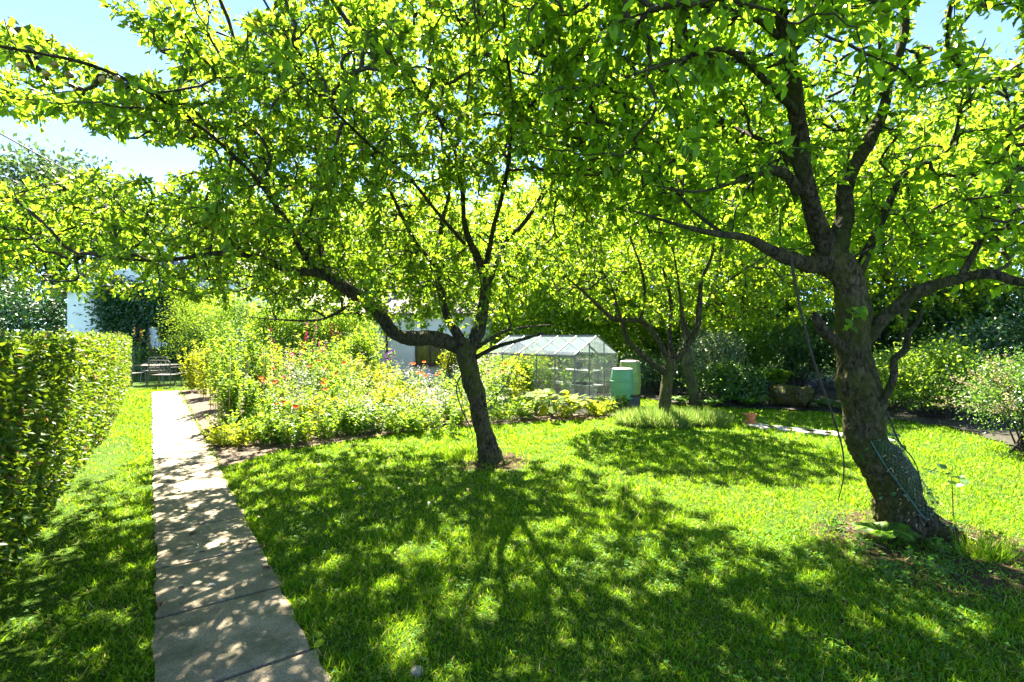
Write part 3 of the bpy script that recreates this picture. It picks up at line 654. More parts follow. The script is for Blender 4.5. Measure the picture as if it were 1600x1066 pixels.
# long thin hanging stem, bare
shoot(t2, [at(1236, 405, 4.25), at(1248, 470, 4.2), at(1270, 560, 4.2), at(1298, 640, 4.2), at(1316, 700, 4.25), at(1318, 745, 4.3), at(1310, 782, 4.4)], .012, 0, 0, None, 9, 'hanging_stem')
shoot(t2, [at(1384, 640, 4.5), at(1405, 690, 4.4), at(1425, 715, 4.4), at(1436, 740, 4.45), at(1440, 772, 4.5)], .008, 0, 0, None, 10, 'hanging_stem')
shoot(t2, [at(1338, 520, 4.5), at(1330, 500, 4.42), at(1334, 488, 4.4), at(1348, 478, 4.4)], .006, 16, .10, M['broad_leaf'], 12)
# roots
for k_, (a, b, c, d) in enumerate([((1400, 815), (1375, 840), 4.55, .06), ((1470, 835), (1500, 850), 4.75, .07), ((1430, 840), (1425, 862), 4.5, .07)]):
    build_wood('root', [([at(a[0], a[1], 4.66), at((a[0]+b[0])/2, (a[1]+b[1])/2+2, c), gnd(b[0], b[1], -.03)], [d*1.5, d, .03])], M['bark_moss'], t2, 12, .04, .12, 60+k_)
# netting wrapped round the lower trunk
pt, rt_ = catmull(*px_limb(base2), .05)
def trunk_pt(v, a, off=.02):
    i = v*(len(pt)-1); i0 = int(min(i, len(pt)-2)); f = i-i0; p = pt[i0]*(1-f)+pt[i0+1]*f; r = rt_[i0]*(1-f)+rt_[i0+1]*f
    T = Vector(pt[min(i0+1, len(pt)-1)]-pt[max(i0-1, 0)]).normalized(); u = T.cross(Vector((0, 1, 0))).normalized(); w_ = T.cross(u).normalized()
    if w_.y > 0: w_ = -w_
    return Vector(p)+(u*math.cos(a)+w_*math.sin(a))*(r*1.12+off)
vlo, vhi = .13, .42
nb = MB(); s0 = trunk_pt(.3, 0)
sgn = 1 if s0.x > pt[int(.3*len(pt))][0] else -1
def A(t): return t if sgn > 0 else PI-t     # 0 = right-hand side, pi/2 = towards the camera
for sg in (-1, 1):
    for k_ in range(-16, 34):
        pts = []
        for i in range(15):
            v = vlo+(vhi-vlo)*i/14; t = R(-60)+R(12)*k_*.75+sg*(v-vlo)*7
            if R(-60) <= t <= R(95+20*(v-vlo)/(vhi-vlo)): pts.append(trunk_pt(v, A(t)))
        if len(pts) > 1: nb.tube(pts, .0013, 3, False)
nb.build('netting', M['net'], t2)
eb = MB(); eb.tube([trunk_pt(vlo+(vhi-vlo)*i/16, A(R(95+20*i/16)), .028+.006*math.sin(i*2.1)) for i in range(17)], .005, 6)
eb.build('netting_edge_cord', M['teal'], t2, smooth=True)
# ivy and dead leaves clinging on the lower trunk
ri = np.random.RandomState(5); n = 150; q = np.array([tuple(trunk_pt(.06+.36*ri.rand()**1.3, A(R(20+130*ri.rand())), .03)) for _ in range(n)])
d, nr = leaf_dirs(n, .2, -.6, ri); nr = unit(nr+np.array([0, -1.0, 0])); scatter('ivy', M['ivy_leaf'], q, d, nr, .025+.03*ri.rand(n), OV_LO, t2)
n = 70; q = np.array([tuple(trunk_pt(.04+.34*ri.rand(), A(R(50+70*ri.rand())), .03)) for _ in range(n)]); d, nr = leaf_dirs(n, .2, -.8, ri)
scatter('dry_leaves', M['cane'], q, d, unit(nr+np.array([0, -1.0, 0])), .02+.03*ri.rand(n), NARROW, t2)

# ------------------------------------------------------------------ third and fourth trees
t3 = empty('apple_tree', T3, 'smaller vase-shaped apple tree rising out of a tuft of long grass', 'tree')
D3 = T3.y
L3 = [px_limb([(1036, 668, D3, .16), (1038, 640, D3, .125), (1042, 605, D3, .11), (1047, 578, D3, .12), (1052, 560, D3, .10)]),
 px_limb([(1044, 585, D3, .07), (1022, 570, D3-.1, .06), (998, 550, D3-.2, .052), (980, 532, D3-.3, .045), (972, 505, D3-.3, .035), (962, 470, D3-.3, .02), (950, 430, D3-.2, .01)]),
 px_limb([(1048, 570, D3, .06), (1036, 545, D3+.1, .058), (1020, 520, D3+.1, .052), (1000, 502, D3, .055), (962, 500, D3-.2, .05), (935, 478, D3-.5, .036), (905, 450, D3-.7, .02), (880, 430, D3-.8, .01)]),
 px_limb([(1054, 565, D3, .075), (1070, 545, D3-.1, .07), (1088, 515, D3-.2, .062), (1093, 480, D3-.2, .055), (1096, 440, D3-.2, .04), (1112, 400, D3-.3, .026), (1120, 340, D3-.4, .014), (1125, 280, D3-.4, .008)]),
 px_limb([(1050, 560, D3, .05), (1046, 520, D3+.3, .045), (1048, 470, D3+.5, .036), (1035, 410, D3+.6, .024), (1030, 330, D3+.6, .012)]),
 px_limb([(1000, 502, D3, .035), (1008, 465, D3-.2, .03), (1002, 420, D3-.4, .022), (985, 370, D3-.6, .014), (975, 310, D3-.6, .008)]),
 px_limb([(962, 500, D3-.2, .03), (960, 460, D3+.3, .024), (935, 410, D3+.6, .016), (925, 350, D3+.7, .01)]),
 px_limb([(1078, 530, D3-.1, .035), (1066, 490, D3-.7, .03), (1060, 440, D3-1.1, .02), (1050, 380, D3-1.4, .01)]),
]
build_wood('trunk', L3[:1], M['bark_moss'], t3, 18, .05, .1, 31)
for k_, lm in enumerate(L3[1:]): build_wood('limb', [lm], M['bark'], t3, 12, .07, .1, 32+k_)
LOW3 = [(700, 1200), (700, 560), (860, 560), (950, 520), (1000, 545), (1060, 540), (1120, 540), (1200, 520), (1300, 560), (1300, 1200)]
def cull3(P): x, y = px_of(P); return inpoly_np(x, y, LOW3)
tg3 = ell(1500, [(2.3, 10.8, 3.9, 2.1, 1.4, 1.9, .75), (2.6, 10.6, 2.9, 1.9, 1.3, .9, .25)], np.random.RandomState(23)); tg3 = thin(tg3[~cull3(tg3)], [(860, 1180, 380, 600, 10.3, .9)], r1_)
crown(t3, L3[1:], tg3, M['apple_leaf'], 85, .078, 51, skip=.0, cull=cull3)
t4 = empty('apple_tree', T4, 'slender leaning apple tree at the far edge of the lawn in front of the shrubs', 'tree')
D4 = T4.y
L4 = [px_limb([(1090, 640, D4, .18), (1086, 625, D4, .13), (1079, 590, D4, .12), (1074, 555, D4, .115), (1078, 520, D4, .09)]),
 px_limb([(1076, 550, D4, .08), (1066, 510, D4+.1, .06), (1050, 450, D4+.2, .04), (1035, 380, D4+.2, .02), (1020, 320, D4, .01)]),
 px_limb([(1078, 535, D4, .08), (1100, 490, D4, .06), (1120, 430, D4-.1, .045), (1130, 370, D4-.2, .03), (1150, 300, D4-.3, .015)]),
 px_limb([(1112, 460, D4, .045), (1150, 430, D4-.4, .03), (1190, 405, D4-.8, .018), (1230, 385, D4-1, .01)]),
]
build_wood('trunk', L4[:1], M['bark2'], t4, 14, .07, .1, 41)
for k_, lm in enumerate(L4[1:]): build_wood('limb', [lm], M['bark'], t4, 10, .09, .1, 42+k_)
LOW4 = [(700, 1200), (700, 500), (1000, 540), (1060, 520), (1110, 560), (1180, 560), (1290, 530), (1400, 520), (1400, 1200)]
def cull4(P): x, y = px_of(P); return inpoly_np(x, y, LOW4)
tg4 = ell(1400, [(5.2, 14.3, 4.0, 2.6, 1.9, 2.2, .8), (6.0, 12.9, 2.75, 2.4, .8, .8, .2)], np.random.RandomState(24)); tg4 = tg4[~cull4(tg4)]
crown(t4, L4[1:], tg4, M['lime_leaf'], 60, .115, 61, skip=.0, cull=cull4)

# bright large-leaved tree right of the leaning tree
def free_tree(name, base, h, crowns, n, mat, per_m, lsize, seed, label, cat='tree', r0=.14, bark='bark2', low=None, lean=(0, 0), fork=.35, group=None):
    b = Vector(base); root = empty(name, b, label, cat, group); r = random.Random(seed)
    top = b+Vector((lean[0], lean[1], h*.8)); fk = b+Vector((lean[0]*.4, lean[1]*.4, h*fork))
    tr = [([b-Vector((0, 0, .1)), b+Vector((0, 0, h*.08)), (b+fk)/2+Vector((r.uniform(-.1, .1), 0, 0)), fk], [r0*1.35, r0, r0*.85, r0*.8])]
    build_wood('trunk', tr, M[bark], root, 12, .12, .08, seed)
    lim = []
    for k in range(5):
        cx, cy_, cz, rx, ry, rz, _ = crowns[k % len(crowns)]; a = k*2*PI/5+r.uniform(-.4, .4)
        e = Vector((cx+rx*.6*math.cos(a), cy_+ry*.6*math.sin(a), cz+rz*r.uniform(0, .7)))
        lim.append(([fk-Vector((0, 0, .05*h)), fk+(e-fk)*.35+Vector((0, 0, .06*h)), fk+(e-fk)*.7+Vector((r.uniform(-.2, .2), r.uniform(-.2, .2), .05*h)), e], [r0*.6, r0*.4, r0*.22, r0*.08]))
    for lm in lim: build_wood('limb', [lm], M[bark], root, 8, .15, .08, seed+1)
    tg = ell(n, crowns, np.random.RandomState(seed))
    cull = None
    if low is not None: tg = tg[~low(tg)]; cull = low
    crown(root, lim, tg, mat, per_m, lsize, seed+3, cull=cull, rt=.005, maxr=.06)
    return root
LOW5 = [(1000, 1200), (1000, 470), (1180, 480), (1330, 520), (1450, 540), (1600, 560), (2400, 640), (2400, 1200)]
def cull5(P): x, y = px_of(P); return inpoly_np(x, y, LOW5) | inpoly_np(x, y, SKY2[0]) | inpoly_np(x, y, SKY2[1])
free_tree('hazel_tree', (11.8, 15.4, 0), 9, [(11.6, 15.0, 5.2, 3.8, 1.8, 3.3, .65), (8.6, 15.6, 5.4, 2.8, 1.6, 3.2, .35)], 1500, M['lime_leaf'], 36, .16, 71, 'bright lime green large-leaved tree at the right edge behind the leaning tree', low=cull5, r0=.12)

# ------------------------------------------------------------------ hedge
hg = empty('hedge', (float(hedge_x(6)), 6, 0), 'long clipped beech hedge with a flat top along the left of the path', 'hedge')
HH = 1.74; TH = 1.0
# woody core
mbk = MB(); ys = np.arange(.6, 18.01, .3); HN = Vector((-.817, -.576, 0))
vs = []; fs = []
for i, y in enumerate(ys):
    f = Vector((float(hedge_x(y)), y, 0))
    for (o_, z) in ((.16, 0.05), (.12, .6), (.12, HH-.14), (TH-.12, HH-.14), (TH-.12, .05)):
        p_ = f+HN*(o_+.05*noise.noise((y*2, z*3, 1))); vs.append((p_.x, p_.y, z+.03*noise.noise((y*2, o_, 4))))
for i in range(len(ys)-1):
    for k in range(4): a = i*5+k; fs.append((a, a+5, a+6, a+1))
fs.append((0, 1, 2, 3, 4)); b_ = (len(ys)-1)*5; fs.append((b_+4, b_+3, b_+2, b_+1, b_))
M['hedge_core'] = solid('hedge_inner_twigs', (.022, .026, .010), .95, nscale=30, var=.7, bump=1)
mbk.add(vs, fs); mbk.build('inner_twigs', M['hedge_core'], hg)
def hedge_leaves(seed):
    r = np.random.RandomState(seed); P = []; Nn = []; SZ = []
    def lay(n, y0, y1, kind, size):
        u = r.rand(n); y = y0*(y1/y0)**u if kind != 'end' else np.full(n, y1)
        z = r.rand(n)*HH if kind != 'top' else HH-.02+.05*r.normal(size=n)
        dep = np.abs(r.normal(size=n))*.055-.01
        lump = np.array([.035*noise.noise((a*1.3, b*1.7, 0))+.045*noise.noise((a*4, b*4, 9)) for a, b in zip(y, z)])
        if kind == 'face': o_ = dep-lump+.10*np.clip(.5-z, 0, 1)
        elif kind == 'top': o_ = r.rand(n)*TH; z = z+lump*.5
        elif kind == 'end': o_ = r.rand(n)*TH; y = y1-dep
        fx = hedge_x(y); nm = {'face': (.817, .576, .25), 'top': (0, 0, 1), 'end': (-.57, .8, .2)}[kind]
        P.append(np.stack([fx-.817*o_, y-.576*o_, z], 1)); Nn.append(np.tile(nm, (n, 1))); SZ.append(size*(.6+.7*r.rand(n))*np.maximum(1, y/8)**.5)
    lay(52000, 1.0, 18, 'face', .062); lay(15000, 1.2, 18, 'top', .056); lay(1200, 1, 18, 'end', .07)
    P = np.concatenate(P); Nn = np.concatenate(Nn); SZ = np.concatenate(SZ); n = len(P)
    nr = unit(Nn*.9+r.normal(size=(n, 3))*.65); d = unit(r.normal(size=(n, 3))+np.array([0, 0, -.35])+Nn*.35)
    return scatter('foliage', M['hedge_leaf'], P, d, nr, SZ, OV_LO if False else OV_HI, hg)
hedge_leaves(8)

# ------------------------------------------------------------------ shrubs / background trees as leaf clumps
def lumpy_shrub(name, c, rad, n, lsize, mat, label, cat='shrub', group=None, clumps=None, tmpl=OV_LO, droop=-.2, up=.6, stems=6, stemr=.015, seed=0, spread=.22, stemmat='twig', shell=.55, bottom=0.0, dens=1.8):
    r = np.random.RandomState(seed); c = np.array(c, float); rad = np.array(rad, float); n = int(n*dens)
    root = empty(name, (c[0], c[1], 0), label, cat, group)
    K = clumps or max(14, int(n/60)); v = unit(r.normal(size=(K, 3))); v[:, 2] = np.where(v[:, 2] < -.35, -v[:, 2], v[:, 2]); s = shell+(1-shell)*r.rand(K)**.5
    cc = c+v*s[:, None]*rad*(1+.12*r.normal(size=(K, 1)))
    ci = r.randint(0, K, n); P = cc[ci]+r.normal(size=(n, 3))*rad*spread*np.array([1, 1, .75])
    k = P[:, 2] > .03+bottom; P = P[k]; m_ = len(P); ci = ci[k]
    out = unit(P-c); d = unit(r.normal(size=(m_, 3))*.8+out*.6+np.array([0, 0, droop])); nr = unit(r.normal(size=(m_, 3))*.6+np.array([0, 0, up])+out*.4)
    scatter('foliage', mat, P, d, nr, lsize*(.6+.7*r.rand(m_)), tmpl, root)
    if stems:
        V = []; F = []; q = 0
        for i in r.choice(K, min(K, stems*3), replace=False):
            b = Vector((c[0]+r.normal()*rad[0]*.12, c[1]+r.normal()*rad[1]*.12, 0)); e = Vector(cc[i]); m2 = (b+e)/2+Vector((0, 0, .12*rad[2]))
            p, rr = catmull([b, m2, e], [stemr, stemr*.7, stemr*.25], max(.1, rad[2]*.15)); vv, ff = tube_np(p, rr, 5); V.append(vv); F.append(ff+q); q += len(vv)
        link('stems', np_mesh(np.concatenate(V), [np.concatenate(F)], True), M[stemmat], root)
    return root
def far_tree(c, h, rx, n, lsize, mat, label, seed, ry=None, r0=.25, zlo=.25, **kw):
    rz = h*(1-zlo)/2
    root = lumpy_shrub('tree', (c[0], c[1], h*zlo+rz), (rx, ry or rx, rz), n, lsize*1.25, mat, label, 'tree', seed=seed, stems=0, spread=.13, shell=.35, clumps=int(n/55), **kw)
    for o in root.children:
        if o.name.startswith('foliage'): o.name = 'crown'
    b = Vector((c[0], c[1], -.1)); rr = random.Random(seed)
    lim = [([b, b+Vector((0, 0, h*.3)), b+Vector((rr.uniform(-.3, .3), 0, h*.6)), b+Vector((rr.uniform(-.5, .5), 0, h*.9))], [r0*1.3, r0, r0*.6, r0*.1])]
    build_wood('trunk', lim, M['bark'], root, 10, .3, .06, seed)
    for k in range(6):
        a = k*1.05+rr.random(); z = h*rr.uniform(.3, .55)
        build_wood('limb', [([b+Vector((0, 0, z)), b+Vector((math.cos(a)*rx*.4, math.sin(a)*rx*.4, z+h*.12)), b+Vector((math.cos(a)*rx*.75, math.sin(a)*rx*.75, z+h*.25))], [r0*.5, r0*.3, r0*.06])], M['bark'], root, 7, .4, .06, seed+k)
    return root
# left, far behind the hedge and house
far_tree((-37.5, 42), 15.5, 7.5, 13000, .38, M['blue_leaf'], 'large dark blue-green oak behind the hedge at the left edge', 101, zlo=.1, r0=.5)
far_tree((-47, 40), 12.5, 6.5, 6000, .4, M['blue_leaf'], 'rounded dark green tree furthest left beyond the hedge', 102, zlo=.1, r0=.4)
far_tree((-21, 38), 10.5, 6, 5000, .34, M['back_leaf'], 'mid green tree directly behind the gabled house', 103, zlo=.1, r0=.4)
far_tree((-9, 30), 9.2, 4.5, 6000, .26, M['back_leaf'], 'yellow-green tree behind the low white wing of the house', 104, dens=1.15, zlo=.1)
far_tree((-3.2, 25), 8.0, 3.4, 6000, .22, M['back_leaf'], 'leafy tree behind the trunk of the spreading apple tree', 105, dens=1.15, zlo=.08)
far_tree((1.6, 22), 7.6, 3.4, 7500, .20, M['lime_leaf'], 'bright yellow-green tree rising behind the greenhouse roof', 106, dens=1.15, zlo=.05)
far_tree((6.3, 21), 9.5, 3.8, 8000, .20, M['lime_leaf'], 'tall lime green tree between the greenhouse and the dark shrubs', 107, dens=1.15, zlo=.10)
far_tree((11.5, 21), 9.5, 4.2, 9000, .22, M['back_leaf'], 'tall green woodland tree behind the leaning trunk', 108, dens=1.15, zlo=.15)
far_tree((17, 19), 10.0, 4.0, 9000, .22, M['back_leaf'], 'tall green woodland tree at the upper right', 109, dens=1.15, zlo=.15)
far_tree((21, 15), 9.0, 4.0, 6000, .2, M['back_leaf'], 'leafy woodland tree at the far right edge', 110, dens=1.15, zlo=.12)
far_tree((8.5, 28), 13.0, 5.0, 8000, .28, M['blue_leaf'], 'dark tall tree furthest back in the wood behind the lawn', 111, zlo=.1)
far_tree((14, 30), 15.5, 6.5, 9000, .30, M['blue_leaf'], 'very tall dark tree in the wood behind the leaning trunk', 113, zlo=.0, r0=.4)
far_tree((26, 28), 16, 7.5, 9000, .32, M['blue_leaf'], 'very tall dark tree in the wood at the far right', 114, zlo=.0, r0=.4)
far_tree((4.5, 34), 12.5, 6, 7000, .32, M['back_leaf'], 'tall mid green tree at the back of the wood between greenhouse and shrubs', 115, zlo=.0, r0=.4)
far_tree((-8, 42), 13.5, 7, 7000, .36, M['back_leaf'], 'broad tree far behind the low white wing', 116, zlo=.0, r0=.4)
far_tree((-30, 58), 17, 9, 7000, .5, M['blue_leaf'], 'distant dark tree behind the gabled house', 117, zlo=.0, r0=.5)
far_tree((1, 32), 10.5, 5.0, 5000, .30, M['back_leaf'], 'pale green tree far beyond the greenhouse', 112, zlo=.08)

for k, (x, y, w_, h, l, mt) in enumerate([(-34, 31, 5, 5.5, 'dense dark thicket behind the hedge at the left', 'blue_leaf'), (-26.5, 30, 4.5, 4.5, 'dense thicket left of the gabled house', 'ivy_leaf'), (1.2, 19, 2.6, 3.4, 'tall bushes directly behind the greenhouse', 'lime_leaf'), (4.6, 19.5, 2.6, 3.6, 'tall bushes behind the water butts', 'lime_leaf'), (-1.8, 21, 2.2, 3.8, 'tall bushes at the right corner of the white wing', 'back_leaf'), (9, 20, 3, 4, 'tall green bushes in the wood behind the lawn', 'back_leaf'), (14, 17, 3, 4.4, 'tall dark bushes in the wood right of the leaning trunk', 'dark_leaf'), (17, 12, 3, 4.4, 'tall dark bushes at the far right edge of the wood', 'dark_leaf'), (-44, 36, 6, 6, 'dark thicket at the furthest left', 'blue_leaf'), (7, 26, 4, 4.6, 'dense wall of leaves behind the slender apple tree', 'back_leaf'), (14, 24, 4, 5, 'dense wall of leaves deep behind the leaning trunk', 'back_leaf'), (21, 21, 4, 5, 'dense wall of leaves at the right edge of the wood', 'back_leaf'), (1, 27, 4, 4.6, 'dense bushes far behind the greenhouse', 'back_leaf')]):
    lumpy_shrub('shrub', (x, y, h*.42), (w_, w_*.5, h*.55), 4200, .16 if y < 25 else .26, M[mt], l, seed=260+k, dens=2.0)
# dark shrub bank
def bush(px, py_base, w, h, n, ls, mat, label, seed, dy=0, **kw):
    d = gd(py_base)+dy; x = (px-800)/FPX*d; return lumpy_shrub('shrub', (x, d, h*.45), (w, w*.8, h*.55), n, ls, mat, label, seed=seed, **kw)
bush(1460, 662, 1.15, 1.55, 5200, .075, M['back_leaf'], 'rounded evergreen shrub with bare lower stems at the lawn edge right of the leaning trunk', 201, dy=.7, stems=10, bottom=.25)
bush(1400, 650, 1.0, 1.2, 3200, .08, M['back_leaf'], 'dark shrub half hidden behind the leaning trunk', 202, dy=1.2)
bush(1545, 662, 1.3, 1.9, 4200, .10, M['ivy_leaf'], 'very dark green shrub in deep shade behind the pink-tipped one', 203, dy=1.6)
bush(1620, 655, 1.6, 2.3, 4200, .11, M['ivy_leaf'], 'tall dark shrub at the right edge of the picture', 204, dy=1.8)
bush(1250, 620, 2.1, 2.3, 7000, .12, M['dark_leaf'], 'broad rhododendron with drooping dark leaves behind the stump', 205, dy=2.2, tmpl=NARROW, droop=-.6)
bush(1330, 622, 1.7, 2.5, 5000, .12, M['ivy_leaf'], 'dark green rhododendron behind the leaning trunk', 206, dy=2.4)
bush(1130, 632, .75, 1.0, 3200, .07, M['dark_leaf'], 'low dark green bush behind the slender leaning apple tree', 207, dy=.6)
bush(1150, 634, .7, .95, 2200, .09, M['dark_leaf'], 'low glossy leaved bush beside the mossy stump', 208, dy=.2, tmpl=OV_HI)
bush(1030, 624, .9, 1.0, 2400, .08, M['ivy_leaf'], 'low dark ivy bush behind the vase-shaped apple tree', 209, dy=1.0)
bush(1000, 612, .7, 1.1, 1800, .08, M['dark_leaf'], 'small dark bush right of the water butts', 210, dy=.8)
bush(1110, 620, .9, 1.9, 3400, .08, M['grey_leaf'], 'silvery grey-green shrub behind the slender leaning apple tree', 211, dy=1.3)
bush(1160, 610, .9, 2.2, 3600, .10, M['back_leaf'], 'upright mid green shrub in front of the dark rhododendron', 212, dy=.4)
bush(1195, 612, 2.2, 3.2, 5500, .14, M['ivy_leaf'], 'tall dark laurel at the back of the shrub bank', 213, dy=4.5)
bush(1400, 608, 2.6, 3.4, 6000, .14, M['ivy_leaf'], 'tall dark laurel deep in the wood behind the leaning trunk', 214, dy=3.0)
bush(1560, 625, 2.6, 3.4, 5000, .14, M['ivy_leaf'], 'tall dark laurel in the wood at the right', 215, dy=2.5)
bush(1000, 600, 1.8, 2.6, 3600, .11, M['lime_leaf'], 'yellow-green shrub glowing behind the water butts', 216, dy=2.5)
bush(1080, 605, 1.7, 2.3, 3600, .11, M['dark_leaf'], 'dark shrub under the lime green tree', 217, dy=2.5)
# pink-tipped shrub with arching wands
pk = lumpy_shrub('shrub', (7.85, 7.85, .75), (.62, .62, .72), 4200, .045, M['dark_leaf'], 'shrub with pale pink shoot tips at the right edge of the lawn', seed=220, clumps=60)
r = np.random.RandomState(31); P = []; D = []; br_ = []; rd_ = []
for k in range(75):
    a = r.rand()*2*PI; el = r.rand()*1.1+.1; dr = np.array([math.cos(a)*math.cos(el), math.sin(a)*math.cos(el), math.sin(el)])
    s = np.array([7.85, 7.85, .5])+dr*.3; e = s+dr*np.array([.85, .85, .8])*(.55+.45*r.rand()); m2 = (s+e)/2+np.array([0, 0, .08]); tt = np.linspace(0, 1, 8)[:, None]
    p = (1-tt)**2*s+2*tt*(1-tt)*m2+tt**2*e; br_.append(p); rd_.append(np.linspace(.006, .002, 8)); i = r.randint(2, 8, 34); P.append(p[i]+r.normal(size=(34, 3))*.018); D.append(dr+r.normal(size=(34, 3))*.8)
twig_mesh('stems', br_, rd_, M['twig'], pk); P = np.concatenate(P); D = np.concatenate(D); n = len(P)
scatter('pale_tips', M['pink_tip'], P, D, unit(r.normal(size=(n, 3))*.5+np.array([0, 0, 1])), .028+.02*r.rand(n), OV_LO, pk)
lumpy_shrub('shrub', (7.6, 6.9, .2), (.4, .4, .35), 900, .05, M['gold_leaf'], 'small yellow-green plant at the foot of the pink-tipped shrub', seed=221)

# ferns
def fern(loc, n, L_, mat, label, seed, rise=.8, group=None, parent=None, spread=1.0, dirbias=None):
    root = empty('fern', loc, label, 'fern', group); r = np.random.RandomState(seed); P = []; D = []; S_ = []; st = []; sr = []; NR = []
    for k in range(n):
        a = 2*PI*k/n+r.rand()*.5 if dirbias is None else dirbias+r.normal()*.5; ln = L_*(.7+.4*r.rand()); h = np.array([math.cos(a), math.sin(a), 0])*spread; q = np.linspace(0, 1, 18)[:, None]
        p = np.array(tuple(loc))+h*ln*q*(.5+.3*q)+np.array([0, 0, 1])*ln*rise*(q*1.1-q**2.2*.75); st.append(p); sr.append(np.linspace(.003, .001, 18))
        tg = unit(np.gradient(p, axis=0)); sd = unit(np.cross(tg, [0, 0, 1.0]))
        for i in range(2, 18):
            wl = ln*.34*math.sin(PI*(.18+.80*(i/18)))**1.1
            for s in (-1, 1):
                for j in range(2):
                    P.append(p[i]+tg[i]*j*ln/36); D.append(sd[i]*s+tg[i]*.35+np.array([0, 0, -.12])); S_.append(wl); NR.append(np.cross(tg[i], sd[i]*s)*s*-1)
    twig_mesh('stalks', st, sr, M['stem'], root)
    P = np.array(P); D = np.array(D); scatter('fronds', mat, P, D, unit(np.array(NR)+r.normal(size=(len(P), 3))*.1), np.array(S_), NARROW, root, wid=np.full(len(P), .8)); return root
fern(gnd(1378, 846, .02), 8, .36, M['fern_leaf'], 'small bright green fern at the foot of the leaning trunk', 1)
for k_, (px, py, s, l, mt) in enumerate([(1168, 636, .75, 'arching yellow-green fern just left of the mossy stump', 'fern_leaf'), (1065, 632, .55, 'green fern left of the slender leaning apple tree', 'fern_leaf'), (1112, 636, .5, 'green fern right of the slender leaning apple tree', 'fern_leaf'),
        (1290, 640, .6, 'dark fern right of the mossy stump', 'dark_leaf'), (1318, 643, .5, 'dark fern close behind the leaning trunk', 'dark_leaf')]):
    fern(gnd(px, py, .02), 11, s, M[mt], l, 10+k_)

# mossy stump / fallen log with ferns
lg = empty('log', gnd(1240, 640), 'mossy old log lying at the back edge of the lawn with ferns on top', 'log')
a = gnd(1268, 641, .26); b = gnd(1205, 634, .30)
build_wood('log_wood', [([a, a+(b-a)*.3, a+(b-a)*.7, b], [.27, .25, .25, .2])], M['bark_moss'], lg, 18, .06, .18, 77)
rr_ = np.random.RandomState(9); n = 900; q = np.array(a)+(np.array(b)-np.array(a))*rr_.rand(n)[:, None]; an = rr_.rand(n)*PI; q = q+np.stack([np.cos(an)*.12, np.cos(an)*.25, np.sin(an)*.27], 1)
d, nr = leaf_dirs(n, .8, -.5, rr_); scatter('moss_tufts', M['back_leaf'], q, d, nr, .03+.03*rr_.rand(n), NARROW, lg)
for k_, (px, s) in enumerate([(1195, .55), (1215, .6), (1232, .55), (1180, .5)]):
    p_ = gnd(px, 634, 0); p_ = Vector((p_.x, p_.y+.35, .45)); fern(p_, 11, s*1.1, M['border_leaf'] if k_ < 3 else M['fern_leaf'], ['golden fern on the left end of the mossy log', 'golden fern on the middle of the mossy log', 'golden fern on the right part of the mossy log', 'green fern just behind the left end of the log'][k_], 30+k_, rise=1.5, spread=.65)

# long grass tuft round the vase-shaped tree
def tuft(cx, cy_, rx, ry, n, h, mat, label, seed, name='grass_tuft', cat='grass', wd=.05):
    r = np.random.RandomState(seed); a = r.rand(n)*2*PI; q = np.sqrt(r.rand(n)); x = cx+rx*q*np.cos(a); y = cy_+ry*q*np.sin(a)
    d = unit(np.stack([r.normal(size=n)*.35+np.cos(a)*q*.4, r.normal(size=n)*.35+np.sin(a)*q*.4, np.ones(n)], 1)); hh = h*(.5+.7*r.rand(n))*(1-.35*q)
    return tag(scatter(name, mat, np.stack([x, y, np.zeros(n)], 1), d, unit(r.normal(size=(n, 3))), hh, BLADE, None, wid=wd/hh), label, cat, kind='stuff')
tuft(T3.x-.12, T3.y-.1, .85, .5, 5200, .42, M['grass2'], 'unmown tuft of long pale grass round the vase-shaped tree', 3, wd=.10)
tuft(T3.x+.72, T3.y-.15, .5, .35, 1800, .42, M['grass2'], 'right-hand end of the long grass with pale seed heads', 4, wd=.10)
tuft(T2.x+.12, T2.y-.5, .2, .14, 260, .26, M['grass'], 'small tuft of long green grass at the foot of the leaning trunk', 6, wd=.05)
tuft(T1.x-.35, T1.y+.1, .35, .25, 900, .16, M['grass'], 'long grass left of the spreading apple trunk', 7, wd=.05)
# sapling right of the leaning trunk
sp = empty('sapling', gnd(1490, 800), 'thin sapling with round leaves on the sunny lawn right of the leaning trunk', 'sapling')
b = gnd(1490, 815); c_ = at(1487, 745, b.y)
br_ = [np.array([tuple(b), tuple(b+(c_-b)*.5), tuple(c_)]), np.array([tuple(c_), tuple(at(1470, 738, b.y)), tuple(at(1448, 733, b.y-.1)), tuple(at(1440, 733, b.y-.1))]), np.array([tuple(c_), tuple(at(1500, 748, b.y)), tuple(at(1512, 752, b.y))]), np.array([tuple(c_), tuple(at(1488, 728, b.y))])]
twig_mesh('stem', br_, [np.array([.006, .005, .004]), np.full(4, .003), np.full(3, .003), np.full(2, .003)], M['twig'], sp)
pp = np.array([tuple(at(x_, y_, b.y-.05)) for x_, y_ in [(1446, 732), (1458, 733), (1462, 740), (1470, 731), (1476, 741), (1478, 727), (1488, 727), (1484, 745), (1496, 745), (1500, 752), (1508, 748), (1512, 757), (1506, 758), (1490, 752)]])
rq = np.random.RandomState(3); d, nr = leaf_dirs(len(pp), 1.5, 0, rq); scatter('leaves', M['ivy_leaf'], pp, d, nr, .055+.03*rq.rand(len(pp)), ROUND, sp)

